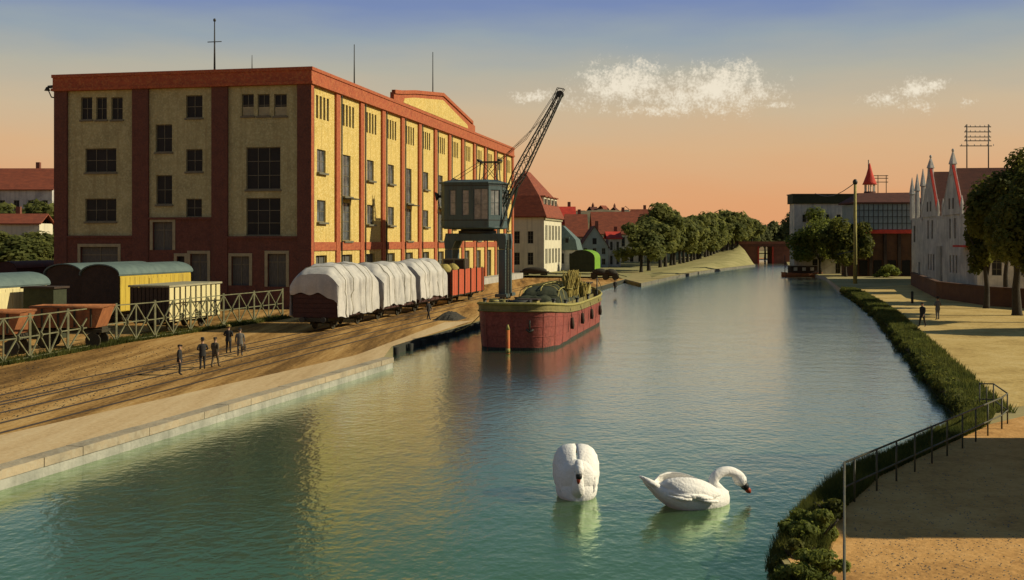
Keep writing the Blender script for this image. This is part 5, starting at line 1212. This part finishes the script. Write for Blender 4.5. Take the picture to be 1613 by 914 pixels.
# ------------------------------------------------------------------ buildings on the right bank
def house_box(t, x0, x1, y0, y1, z1, mat, holes_f=(), holes_s=(), side=-1, name='wall', gm='glass_dim', fm='frame', z0=0):
    """front (y0) and one side (x0 if side<0 else x1) with openings; others plain"""
    m = MB(); mf = lambda a, z, c: (a, y0 + c, z)
    wall_holes(m, x0, x1, z0, z1, list(holes_f), mf, .25); xs_ = x0 if side < 0 else x1; ms = lambda a, z, c: (xs_ - side * c, a, z)
    wall_holes(m, y0, y1, z0, z1, list(holes_s), ms, .25); xo = x1 if side < 0 else x0
    m.quad((xo, y0, z0), (xo, y1, z0), (xo, y1, z1), (xo, y0, z1)); m.quad((x0, y1, z0), (x1, y1, z0), (x1, y1, z1), (x0, y1, z1)); m.build(name, mat, t)
    for h in holes_f: window(t, *h, mf, .12, 2, 3 if h[3] - h[2] > 2.2 else 2, fm, gm, fw=.1)
    for h in holes_s: window(t, *h, ms, .12, 2, 3 if h[3] - h[2] > 2.2 else 2, fm, gm, fw=.1)
def gable_roof(t, x0, x1, y0, y1, z0, zr, axis, mat, ov=.4, name='roof', th=.22):
    m = MB()
    if axis == 'x':
        ym = (y0 + y1) / 2; k = (zr - z0) / (ym - y0); A = [(x0 - ov, y0 - ov, z0 - ov * k), (x1 + ov, y0 - ov, z0 - ov * k), (x1 + ov, ym, zr), (x0 - ov, ym, zr)]; B = [(x0 - ov, y1 + ov, z0 - ov * k), (x1 + ov, y1 + ov, z0 - ov * k), (x1 + ov, ym, zr), (x0 - ov, ym, zr)]
    else:
        xm = (x0 + x1) / 2; k = (zr - z0) / (xm - x0); A = [(x0 - ov, y0 - ov, z0 - ov * k), (x0 - ov, y1 + ov, z0 - ov * k), (xm, y1 + ov, zr), (xm, y0 - ov, zr)]; B = [(x1 + ov, y0 - ov, z0 - ov * k), (x1 + ov, y1 + ov, z0 - ov * k), (xm, y1 + ov, zr), (xm, y0 - ov, zr)]
    for P in (A, B):
        Q = [(a, b, c + th) for a, b, c in P]; m.quad(*Q); m.quad(*P)
        for i in range(4): m.quad(P[i], P[(i + 1) % 4], Q[(i + 1) % 4], Q[i])
    return m.build(name, mat, t)
def gable_wall(t, x0, x1, y, z0, zr, mat, th=.25):
    m = MB()
    for yy in (y, y + th): m.poly([(x0, yy, z0), (x1, yy, z0), ((x0 + x1) / 2, yy, zr)])
    m.build('gable', mat, t)
# gothic house: local x along the facade away from the viewer? -> local y runs along the facade, facade at local x=0 facing -x
gN = Vector((67.6, 166)); gd = Vector((.141, .99)).normalized(); gang = -math.atan2(gd.x, gd.y)
GH = thing('gabled_house', 'white plastered house with two pointed gables, pinnacles and red roofs on the right bank', 'house', (gN.x, gN.y, QZ), gang)
def gy(px): # distance along facade for a pixel column
    r_ = (px - CX) / F; return (r_ * gN.y - gN.x) / (gd.x - r_ * gd.y)
gh = lambda py, px: CZ + (HY - py) / F * (gN.y + gd.y * gy(px)) - QZ
ze = 11.2; depth = 16
Ylen = gy(1436)
hs = []
gc1, gc2 = gy(1500), gy(1465)
for c in (gc1, gc2):
    for dx in (-1.6, 1.6): hs += [(c + dx - .55, c + dx + .55, 7.4, 10.6)]
    hs += [(c - 3.2, c - 2.2, 2.0, 4.8), (c - 1.2, c - .2, 2.0, 4.8), (c + .8, c + 1.8, 2.0, 4.8)]
hs += [(gy(1440) - 1, gy(1440) + .6, 6.8, 9.8), (gy(1448) - .8, gy(1448) + .8, 0.1, 3.2), (gy(1480) - .9, gy(1480) + .9, .1, 6.0)]
m = MB(); msd = lambda a, z, c: (c, a, z); wall_holes(m, 0, Ylen, 0, ze, hs, msd, .3)
m.build('facade', 'plaster_white', GH)
for h in hs: window(GH, *h, msd, .14, 2, 3, 'frame', 'glass_dim', fw=.1) if h[2] > 1 else MB().quad(msd(h[0], h[2], .25), msd(h[1], h[2], .25), msd(h[1], h[3], .25), msd(h[0], h[3], .25)).build('door', 'door', GH)
m = MB(); hn = [(2, 3.4, 2, 4.8), (5, 6.4, 2, 4.8), (2, 3.4, 7.4, 10.2), (5, 6.4, 7.4, 10.2)]; mfn = lambda a, z, c: (a, c, z); wall_holes(m, 0, 9, 0, ze, hn, mfn, .3); m.build('end_wall', 'plaster_white', GH)
for h in hn: window(GH, *h, mfn, .14, 2, 3, 'frame', 'glass_dim', fw=.1)
m = MB(); m.quad((0, Ylen, 0), (depth, Ylen, 0), (depth, Ylen, ze), (0, Ylen, ze)); m.build('rear_wall', 'plaster_white', GH)
def steep(c, hwid, zt, spire):
    m = MB(); th = .5
    prof = [(c - hwid, ze - .01), (c + hwid, ze - .01), (c + hwid, ze + .5), (c + .5, zt), (c - .5, zt), (c - hwid, ze + .5)]
    for x in (-.15, .35): m.poly([(x, a, b) for a, b in prof])
    for (a, b), (q, r_) in zip(prof, prof[1:] + prof[:1]): m.quad((-.15, a, b), (-.15, q, r_), (.35, q, r_), (.35, a, b))
    g = m.build('gable', 'plaster_white', GH)
    m = MB(); m.tube([(.1, c, zt - 1.4), (.1, c, zt + .3), (.1, c, zt + .35), (.1, c, spire - .3)], [.62, .55, .75, .12], 6, smooth=False); m.ell((.1, c, spire - .1), (.22, .22, .3), 8, 6); m.build('spire', 'plaster_white', g)
    for s in (-1, 1):
        m = MB(); m.bar((-.0, c + s * hwid, ze + .5), (-.0, c + s * .5, zt + .1), .35); m.build('gable_coping', 'tile_red' if s < 0 else 'concrete', g)
        m = MB(); m.tube([(.0, c + s * hwid, ze - .5), (.0, c + s * hwid, ze + 1.6), (.0, c + s * hwid, ze + 2.8)], [.3, .28, .05], 6, smooth=False); m.build('pinnacle', 'plaster_white', g)
    for dx in (-1.2, 1.2):
        w = MB(); w.box(-.19, -.16, c + dx - .4, c + dx + .4, ze + .9, ze + 2.6); w.build('window', 'glass_dim', g)
    r = MB(); zr = zt - .5
    for s in (-1, 1):
        A = [(.36, c + s * (hwid + .3), ze - .2), (depth, c + s * (hwid + .3), ze - .2), (depth, c, zr), (.36, c, zr)]; Q = [(a, b, z + .2) for a, b, z in A]; r.quad(*A); r.quad(*Q)
        for i in range(4): r.quad(A[i], A[(i + 1) % 4], Q[(i + 1) % 4], Q[i])
    r.build('roof', 'tile_dark', GH)
steep(gc1, 6.2, gh(262, 1500), gh(236, 1500)); steep(gc2, 6.0, gh(268, 1465), gh(246, 1465))
r = MB(); r.quad((0.36, gc2, ze), (.36, Ylen, ze), (8, Ylen, ze + 4.5), (8, gc2, ze + 4.5)); r.build('rear_roof', 'tile_dark', GH)
for px, py in ((1452, 266), (1443, 274), (1435, 280)):
    c = gy(px); m = MB(); z1 = gh(py, px); m.tube([(.2, c, ze - .3), (.2, c, z1 - 3.2), (.2, c, z1 - 3.1), (.2, c, z1)], [.45, .42, .6, .06], 6, smooth=False); m.build('pinnacle', 'plaster_white', GH)
m = MB(); m.box(-.35, -.02, gy(1484), gy(1478), 0, 6.2); m.build('porch_pier', 'concrete', GH)
m = MB(); m.box(-1.6, 0, -.2, 8, 6.1, 6.4); m.build('porch_roof', 'tile_red', GH)
# telephone wire frame on the roof of the house
TF = thing('wire_frame', 'tall two legged telephone wire frame with cross bars on the red roof', 'wire frame', at(1540, 262, 182))
s = 182 / F; m = MB()
for x in (-17, 17): mm_ = MB(); mm_.tube([(x * s, 0, -2.5), (x * s, 0, 66 * s)], .10, 6); mm_.build('leg', 'iron', TF)
for k, y in enumerate((200, 208, 216, 222, 230)):
    e = 21 if k < 4 else 28; m = MB(); m.bar((-e * s, 0, (262 - y) * s), (e * s * (1 if k < 4 else .8), 0, (262 - y) * s), .13); cb = m.build('cross_bar', 'iron', TF)
    for q in range(6): i_ = MB(); x = (-e + 2 * e * q / 5) * s * .9; i_.tube([(x, 0, (262 - y) * s), (x, 0, (262 - y) * s + .3)], .06, 5); i_.build('insulator', 'plaster_white', cb)
# yellow house behind the trees
YH = thing('yellow_house', 'yellow walled house half hidden behind the right hand trees', 'house', gp(1552, 449), gang)
hf = [(3 + k * 4.2, 4.4 + k * 4.2, 1.6, 4.0) for k in range(5)]
house_box(YH, 0, 26, 0, 12, 5.6, 'plaster_yellow', hf, [], -1); gable_roof(YH, 0, 26, 0, 12, 5.6, 11, 'x', 'tile_dark')
# low brick wall
LWp = [gp(1437, 449), gp(1478, 470), gp(1560, 482), gp(1700, 492)]
LW = thing('brick_wall', 'long low dark brick garden wall before the white gabled house', 'wall', LWp[0])
for a, b in zip(LWp, LWp[1:]):
    t = (b - a).normalized(); n_ = Vector((-t.y, t.x, 0)) * .22; m = MB()
    for base, (z0, z1), k, nm, mt in ((0, (0, 1.9), 1, 'wall_section', 'timber_red'), (0, (1.9, 2.08), 1.4, 'wall_coping', 'timber_red')):
        m = MB(); q = [a - n_ * k, b - n_ * k, b + n_ * k, a + n_ * k]; m.v = [tuple(p - LWp[0] + Vector((0, 0, z))) for z in (z0, z1) for p in q]
        for f_ in ((0, 1, 5, 4), (1, 2, 6, 5), (2, 3, 7, 6), (3, 0, 4, 7), (4, 5, 6, 7)): m.f.append(f_); m.sm.append(False)
        m.build(nm, mt, LW)
# glazed gallery building
d = 226.0; s = d / F; G0 = Vector(((1346 - CX) * s, d, QZ)); GG = thing('glazed_gallery', 'brown building with a long glazed upper gallery and red roof', 'building', G0)
gx = lambda px: (px - 1346) * s
gz = lambda py: CZ + (HY - py) * s - QZ
m = MB(); m.box(0, gx(1452), .6, 9, 0, gz(368)); m.build('lower_wall', 'timber_red', GG)
for k in range(5): m = MB(); x = gx(1350) + k * (gx(1440) - gx(1350)) / 4; m.box(x - .3, x + .3, .2, .58, 0, gz(368)); m.build('pier', 'timber', GG)
for k in range(4):
    x = gx(1350) + (k + .5) * (gx(1440) - gx(1350)) / 4; m = MB(); m.box(x - .8, x + .8, .5, .59, .2, 3.2); m.build('doorway', 'void', GG)
m = MB(); m.box(-.2, gx(1453), -.2, .5, gz(368), gz(362)); m.build('beam', 'tile_red', GG)
m = MB(); m.box(.1, gx(1450), .45, 8.8, gz(361.5), gz(322)); m.build('gallery_core', 'plaster_blue', GG)
cols_, rows2 = 14, 4
pw_, ph_ = (gx(1451) - 0) / cols_, (gz(321) - gz(362)) / rows2
pn = MB(); pn.quad((.06, 0, .06), (pw_ - .06, 0, .06), (pw_ - .06, 0, ph_ - .06), (.06, 0, ph_ - .06)); pnm = pn.mesh('pane', M('gallery_glass', (.25, .32, .33), (.12, .17, .18), .6, .15, spec=.6))
fr_ = MB()
for i in range(cols_ + 1): fr_.box(i * pw_ - .06, i * pw_ + .06, .0, .12, gz(362), gz(321))
for j in range(rows2 + 1): fr_.box(-.05, gx(1451) + .05, .02, .1, gz(362) + j * ph_ - .06, gz(362) + j * ph_ + .06)
gf = fr_.build('gallery_frame', 'iron', GG)
for i in range(cols_):
    for j in range(rows2): link('pane', pnm, gf, (i * pw_, .06 + rnd.uniform(-.01, .01), gz(362) + j * ph_)).rotation_euler = (rnd.uniform(-.012, .012), 0, rnd.uniform(-.012, .012))
m = MB(); z0 = gz(321); m.loft([[(-.5, -.5, z0), (gx(1455), -.5, z0), (gx(1455), 9.5, z0), (-.5, 9.5, z0)], [(-.5, -.5, z0 + .3), (gx(1455), -.5, z0 + .3), (gx(1455), 9.5, z0 + .3), (-.5, 9.5, z0 + .3)], [(2, 4, gz(303)), (gx(1452), 4, gz(302)), (gx(1452), 5, gz(302)), (2, 5, gz(303))]], smooth=False); m.build('roof', 'tile_dark', GG)
# white quay building with dark flat roof
d = 244.0; s = d / F; WB = thing('quay_building', 'white building with dark flat roof at the far right quay', 'building', Vector(((1251 - CX) * s, d, QZ)))
wx_ = lambda px: (px - 1251) * s
wz = lambda py: CZ + (HY - py) * s - QZ
hf = [(wx_(1338) - .9, wx_(1338) + .5, wz(345), wz(325)), (wx_(1300), wx_(1306), wz(350), wz(338)), (wx_(1318), wx_(1324), wz(350), wz(338)), (wx_(1282), wx_(1288), wz(350), wz(338)), (wx_(1264), wx_(1270), wz(350), wz(338)), (wx_(1316), wx_(1324), .1, 3.2), (wx_(1280), wx_(1288), .1, 3.2)]
house_box(WB, 0, wx_(1346), 0, 4, wz(321), 'plaster_white', hf, [], -1)
m = MB(); m.box(-.4, wx_(1348), -.4, 4.4, wz(321), wz(307)); m.build('roof_fascia', 'cargo', WB); m = MB(); m.box(-.55, wx_(1349), -.55, 4.5, wz(307), wz(305.5)); m.build('roof_edge', 'iron', WB)
# turret
TU = thing('roof_turret', 'slender open turret with pointed bright red roof above the right bank', 'turret', at(1370, 304, 262)); s = 262 / F
for a in range(6): m = MB(); m.bar((7.5 * s * math.cos(a * 1.047), 7.5 * s * math.sin(a * 1.047), -3), (7.5 * s * math.cos(a * 1.047), 7.5 * s * math.sin(a * 1.047), 14 * s), .22); m.build('column', 'plaster_white', TU)
m = MB(); m.tube([(0, 0, 13 * s), (0, 0, 16 * s), (0, 0, 28 * s), (0, 0, 47 * s)], [11.5 * s, 10 * s, 5.5 * s, .5 * s], 10); m.build('spire_roof', 'tile_red', TU); m = MB(); m.tube([(-2 * s, 0, 30 * s), (-2 * s, 0, 52 * s)], .12, 6); m.build('finial', 'iron', TU); m = MB(); m.tube([(0, 0, -6), (0, 0, .3)], 9 * s, 8); m.build('base', 'tile_dark', TU)
TG = thing('wire_frame', 'small pale telephone wire frame beside the red turret', 'wire frame', at(1389, 303, 262))
for x in (-6, 7): m = MB(); m.tube([(x * s, 0, -2), (x * s, 0, 27 * s)], .1, 6); m.build('leg', 'timber', TG)
for y in (26, 22, 16): m = MB(); m.bar((-13 * s, 0, y * s), (10 * s, 0, y * s), .16); m.build('cross_bar', 'timber', TG)
# pole with cable
PB = gp(1347, 447); PO = thing('line_pole', 'tall slim timber pole with cable on the right bank', 'pole', PB); s = PB.y / F
m = MB(); m.tube([(0, 0, -.3), (0, 0, 158 * s)], [.34, .22], 8); m.build('shaft', 'wood_y', PO); m = MB(); m.ell((0, 0, 160 * s), (.42, .42, .5), 10, 6); m.build('cap', 'iron', PO)
e = at(1284, 305, 243) - PB; m = MB(); m.tube([Vector((0, 0, 159 * s)).lerp(e, k / 8) - Vector((0, 0, 1.3 * math.sin(math.pi * k / 8))) for k in range(9)], .07, 5); m.build('cable', 'iron', PO)
m = MB(); m.bar((-3.0, 0, 46 * s), (0, 0, 52 * s), .14); m.build('bracket', 'iron', PO)
# moored boat by the far quay
MBt = thing('small_boat', 'small dark boat with orange hull moored at the far right quay', 'boat', gw(1266, 436), R(8))
rings = []
for k in range(9):
    f = k / 8 * 2 - 1; w = 1.5 * (1 - abs(f) ** 3) + .05; rings.append([(f * 5, -w * .7, -.2), (f * 5, -w, .75 + .3 * f * f), (f * 5, w, .75 + .3 * f * f), (f * 5, w * .7, -.2)])
m = MB(); m.loft(rings); m.build('hull', 'wagon_orange', MBt); m = MB(); m.box(-3.2, 2.6, -.9, .9, .7, 2.3); m.build('cabin', 'timber', MBt); m = MB(); m.box(-3.4, 2.8, -1.05, 1.05, 2.305, 2.45); m.build('cabin_roof', 'concrete', MBt)
for x in (-2.2, -.3, 1.5): m = MB(); m.box(x - .4, x + .4, -.93, -.905, 1.3, 2.0); m.build('window', 'frame_pale', MBt)
m = MB(); m.tube([(-4.2, 0, .8), (-4.2, 0, 4.6)], .09, 6); m.build('mast', 'iron', MBt)

# ------------------------------------------------------------------ brick bridge at the end of the canal
d = 385.0; s = d / F; BR = thing('brick_bridge', 'red brick bridge closing the far end of the canal', 'bridge', Vector(((1205 - CX) * s, d, 0)))
bx2 = lambda px: (px - 1205) * s
zt = CZ + (HY - 383) * s
for a, b in ((1160, 1194), (1217, 1252)): m = MB(); m.box(bx2(a), bx2(b), 0, 8, -.5, zt - 1.2); m.build('abutment', 'brick_far', BR)
m = MB(); m.box(bx2(1160), bx2(1252), -.3, 8.3, zt - 1.2, zt - .25); m.build('deck', 'brick_dark', BR); m = MB(); m.box(bx2(1158), bx2(1254), -.5, -.1, zt - .24, zt + .55); m.build('parapet', 'brick_far', BR)
m = MB(); m.box(bx2(1193.5), bx2(1195.5), -.4, -.02, -.5, zt - 1.2); m.build('quoin', 'tile_red', BR); m = MB(); m.box(bx2(1216), bx2(1218), -.4, -.02, -.5, zt - 1.2); m.build('quoin', 'tile_red', BR)
m = MB(); m.bar((bx2(1208), 3, -.5), (bx2(1208), 3, zt - 1.2), .35); m.build('centre_post', 'timber', BR); m = MB(); m.bar((bx2(1196), 3, 3.4), (bx2(1216), 3, 3.4), .3); m.build('cross_beam', 'timber', BR)

# ------------------------------------------------------------------ houses beyond the warehouse
def P_on(px, d): return Vector(((px - CX) * d / F, d, QZ))
# tall hipped house
d = 240.0; s = d / F; HH = thing('hipped_house', 'white house with tall red hipped roof and dormers behind the warehouse', 'house', P_on(857, d), QROT)
hz = lambda py: CZ + (HY - py) * s - QZ
eh = hz(342); wd, ln = 10.5, 23.0
hf = [(-wd + 1.2 + k * 2.9, -wd + 2.4 + k * 2.9, z, z + 2.6) for k in range(3) for z in (2.0, 6.5)] 
hsd = [(1.6 + k * 4.2 + j * 1.5, 2.7 + k * 4.2 + j * 1.5, z, z + 3.2) for k in range(5) for j in (0, 1) for z in (2.2, 7.2)]
house_box(HH, -wd, 0, 0, ln, eh, 'plaster_cream', hf, hsd, 1, fm='frame')
m = MB(); o_ = .6; zr = hz(266); ov = [(-wd - o_, -o_), (o_, -o_), (o_, ln + o_), (-wd - o_, ln + o_)]
mid = [(-wd + 1.3, 1.3), (-1.3, 1.3), (-1.3, ln - 1.3), (-wd + 1.3, ln - 1.3)]
m.loft([[(x, y, eh - .1) for x, y in ov], [(x, y, eh + .2) for x, y in ov], [(x, y, eh + 4.6) for x, y in mid], [(-wd / 2 - .05, 5, zr), (-wd / 2 + .05, 5, zr), (-wd / 2 + .05, ln - 11, zr), (-wd / 2 - .05, ln - 11, zr)]], smooth=False); rf = m.build('roof', 'tile', HH)
for k in range(4):
    m = MB(); y0 = 3 + k * 4.6; m.box(-3.0, -.55, y0, y0 + 3.2, eh + 1.6, eh + 4.4); dm_ = m.build('dormer', 'plaster_cream', rf)
for k in range(4):
    y0 = 3 + k * 4.6
    for j in range(2): m = MB(); m.box(-.54, -.50, y0 + .4 + j * 1.35, y0 + 1.4 + j * 1.35, eh + 2.0, eh + 4.0); m.build('window', 'glass_dim', HH)
    m = MB(); m.box(-3.4, -.2, y0 - .25, y0 + 3.45, eh + 4.41, eh + 4.65); m.build('dormer_roof', 'tile', HH)
m = MB(); m.box(-.1, .3, .0, ln, eh - .6, eh - .12); m.build('cornice', 'trim', HH)
# teal roofed annex
d = 264.0; s = d / F; TA = thing('teal_roofed_house', 'small house with steep teal roof beside the hipped house', 'house', P_on(879, d), QROT); hz2 = lambda py: CZ + (HY - py) * s - QZ
house_box(TA, 0, 4.2, 0, 8, hz2(394), 'plaster_white', [(.5, 1.4, 1.8, 4.2), (2.6, 3.5, 1.8, 4.2)], [], 1)
m = MB(); e = hz2(394); m.loft([[(-.3, -.4, e), (4.6, -.4, e), (4.6, 8.4, e), (-.3, 8.4, e)], [(.1, .4, e + 2.4), (4.0, .4, e + 2.4), (4.0, 7.6, e + 2.4), (.1, 7.6, e + 2.4)], [(.3, 2, hz2(356)), (.9, 2, hz2(356)), (.9, 5, hz2(356)), (.3, 5, hz2(356))]], smooth=False); m.build('roof', 'teal_roof', TA)
m = MB(); m.box(1.5, 2.6, .2, 1.2, e + 1.0, e + 3.0); m.build('dormer', 'teal_roof', TA); m = MB(); m.box(1.7, 2.4, .16, .19, e + 1.4, e + 2.7); m.build('window', 'glass_dim', TA)
# bluish gabled house and its neighbours
def simple_house(px0, px1, py_e, py_r, d, label, wmat, rmat, dep=12, nwin=3, rows=1, axis='y', name='house'):
    s = d / F; t = thing(name, label, 'house', P_on(px0, d)); w = (px1 - px0) * s; e = CZ + (HY - py_e) * s - QZ; r_ = CZ + (HY - py_r) * s - QZ
    hf = [((k + .5) * w / nwin - w / nwin * .2, (k + .5) * w / nwin + w / nwin * .2, .8 + (e - .5) / rows * j + .3, .8 + (e - .5) / rows * (j + .7)) for k in range(nwin) for j in range(rows)]
    house_box(t, 0, w, 0, dep, e, wmat, hf, [], 1)
    gable_roof(t, 0, w, 0, dep, e, r_, axis, rmat)
    if axis == 'y': gable_wall(t, 0, w, 0, e, r_, wmat); gm_ = MB(); gm_.box(w / 2 - .5, w / 2 + .5, -.04, -.01, e + .5, e + 2); gm_.build('gable_window', 'glass_dim', t)
    m = MB(); m.box(w * .6, w * .6 + .8, dep * .5, dep * .5 + .8, r_ - 1.5, r_ + 1.5); m.build('chimney', 'brick_far', t); return t
simple_house(915, 958, 388, 357, 285, 'blue grey gabled house before the far red roofs', 'plaster_blue', 'tile_dark', 14, 3, 2)
simple_house(958, 978, 376, 366, 290, 'narrow white house wall under a low red roof beside the bluish gable', 'plaster_white', 'tile_red', 10, 2, 2, 'x')
simple_house(893, 925, 372, 338, 300, 'house with brown red roof just behind the teal roofed house', 'plaster_cream', 'tile', 12, 3, 2, 'x')
simple_house(880, 906, 352, 326, 305, 'red roofed house peeping out right of the tall hipped roof', 'plaster_cream', 'tile_red', 10, 2, 2, 'x')
simple_house(935, 1015, 368, 334, 325, 'long house with broad brown red roof behind the far bank trees', 'plaster_cream', 'tile', 14, 6, 2, 'x')
simple_house(998, 1030, 372, 330, 350, 'farthest red roofed house next to the first bank trees', 'plaster_cream', 'tile', 12, 3, 2, 'x')
# green covered wagon on the quay
VW = thing('covered_cart', 'bright green covered cart with dark rounded end on the quay', 'cart', gp(897, 434), QROT); s = gp(897, 434).y / F
prof = [(2.6 * math.cos(a) + 2.6, 3.6 + 1.6 * math.sin(a)) for a in [math.pi * k / 10 for k in range(11)]]
m = MB(); pts = [(0, 1.0), (5.2, 1.0)] + prof; m.poly([(a, 0, b) for a, b in pts]); m.build('end_wall', 'cargo', VW)
m = MB(); m.loft([[(a, y, b) for a, b in pts] for y in (.01, 9)], True, True, False); m.build('canvas_cover', 'canvas', VW)
for y in (1.5, 7.5):
    for x in (.4, 4.8): m = MB(); m.tube([(x - .12, y, .65), (x + .12, y, .65)], .65, 12); m.build('wheel', 'under', VW)
m = MB(); m.box(.5, 4.7, .2, 8.8, .7, .98); m.build('chassis', 'under', VW)
# small carts on the quay
def cart(px, py, label, w=3.2):
    t = thing('hand_cart', label, 'cart', gp(px, py), QROT, 'dark carts on the far quay'); m = MB(); m.box(-w / 2, w / 2, -.8, .8, .9, 1.2); m.build('bed', 'timber', t)
    m = MB(); m.ell((0, 0, 1.3), (w / 2 * .9, .75, .7), 12, 7); m.build('load', 'coal', t)
    for x in (-w / 3, w / 3):
        for y in (-.85, .85): m = MB(); m.tube([(x, y - .06, .55), (x, y + .06, .55)], .55, 12); m.build('wheel', 'under', t)
    m = MB(); m.bar((w / 2, 0, 1.0), (w / 2 + 1.6, 0, .6), .1); m.build('shaft', 'timber', t)
cart(945, 440, 'dark loaded cart just right of the green covered cart'); cart(962, 441, 'dark loaded cart nearest the far water, right of another cart', 2.6)
cart(842, 437, 'long dark cart in front of the white hipped house', 5.5)
# hills with the far town
hp = []
for i in range(61):
    px = -500 + i * 50; base = 352 + 6 * math.sin(px * .02) + 5 * mnoise.noise(Vector((px * .011, 3, 1)))
    if 880 < px < 1120: base = 330 + (px - 940) ** 2 * .0006
    if px >= 1120: base = 356 + 4 * mnoise.noise(Vector((px * .02, 1, 1)))
    hp.append((px, base))
m = MB(); rows_ = []
for k, (dd, f) in enumerate(((800, 0), (900, .55), (1050, .85), (1300, 1.0), (1700, .9), (2300, .3))):
    rows_.append([(at(px, 380, dd).x, dd, QZ - 1 + f * (at(px, py, 1300).z - QZ) + f * 5 * mnoise.noise(Vector((px * .05, k * 1.7, 2)))) for px, py in hp])
m.loft(rows_, False, False); struct(m.build('hills', 'hill'))
hillh = [(893, 330, 'tile_dark'), (915, 333, 'tile'), (934, 327, 'tile_dark'), (950, 325, 'tile'), (968, 328, 'tile_dark'), (985, 326, 'tile_dark'), (1003, 331, 'tile')]
for i, (px, py, mt) in enumerate(hillh):
    d = 1150; s = d / F; t = thing('town_house', '%s tiny hillside house on the skyline, counted from the left' % ordn[i], 'house', at(px, py + 14, d), .3 * i, 'town on the hill')
    house_box(t, -4.5, 4.5, -4, 4, 6, 'plaster_cream', [], [], 1); gable_roof(t, -4.5, 4.5, -4, 4, 6, 9.5, 'x', mt)
    if i in (2, 4): m = MB(); m.tube([(0, 0, 5), (0, 0, 11.5), (0, 0, 14)], [1.3, 1.3, .1], 6, smooth=False); m.build('tower', 'brick_far', t)
# left edge: houses, trees and yard objects beyond the warehouse
simple_house(-30, 82, 298, 264, 235, 'house with broad brown tiled roof left of the warehouse', 'plaster_white', 'tile', 12, 5, 2, 'x')
simple_house(-60, 62, 352, 338, 205, 'low shed with reddish roof among the trees at the left edge', 'plaster_cream', 'tile', 6, 4, 1, 'x', 'shed')
for i, (px, d, s) in enumerate(((15, 190, 1.1), (45, 195, 1.1), (70, 198, 1.1), (-15, 192, 1.1), (30, 222, 1.35), (68, 224, 1.35), (-5, 223, 1.35))):
    tree(P_on(px, d), 0, 0, vars_[i % 4], 7.6 if i > 3 else 7.0, tR, '%s tree at the left edge behind the vans, counted along the thicket' % ordn[i], 'thicket at the left edge', (s, s, 1.16 if i > 3 else .72), i)
PF = thing('board_fence', 'pale board fence at the left edge beside the warehouse', 'fence', P_on(38, 172)); s = 172 / F
pb = MB(); pb.box(0, .42, 0, .05, 0, 4.0); pbm = pb.mesh('board', 'wagon_cream')
for k in range(9): link('board', pbm, PF, (k * .47, rnd.uniform(-.02, .02), rnd.uniform(-.1, .1)))
m = MB(); m.box(0, 4.3, .06, .14, .8, 1.0); m.box(0, 4.3, .06, .14, 3.0, 3.2); m.build('rail', 'timber', PF)
BWg = thing('covered_wagon', 'dark brown covered van far left behind the teal roofed vans', 'wagon', P_on(8, 150), QROT)
wheelset(BWg, 3.4, 10)
m = MB(); prof = [(1.7 * math.cos(a), 3.4 + .9 * math.sin(a)) for a in [math.pi * k / 10 for k in range(11)]]; m.loft([[(-1.7, y, 1.1), (1.7, y, 1.1)] + [(a, y, b) for a, b in prof] for y in (0, 10)], True, True, False); m.build('body', 'wagon_brown', BWg)
m = MB(); m.loft([[(a * 1.05, y, b + .06) for a, b in prof] for y in (-.15, 10.15)], False, False); m.build('roof', 'brick_dark', BWg)

# ------------------------------------------------------------------ house standing right of the picture, shading the foreground path
SH = thing('bridge_house', 'house beyond the right picture edge that shades the foreground path', 'house', (19.6, 27.0, QZ), 0)
house_box(SH, 0, 9, 0, 13, 6.0, 'plaster_cream', [(1.5, 2.7, 1, 3), (5.5, 6.7, 1, 3)], [(1.5, 2.7, 1, 3), (5, 6.2, 1, 3), (8, 9.2, 1, 3)], -1); gable_roof(SH, 0, 9, 0, 13, 6.0, 9.2, 'y', 'tile'); gable_wall(SH, 0, 9, 0, 6.0, 9.2, 'plaster_cream'); gable_wall(SH, 0, 9, 12.75, 6.0, 9.2, 'plaster_cream')
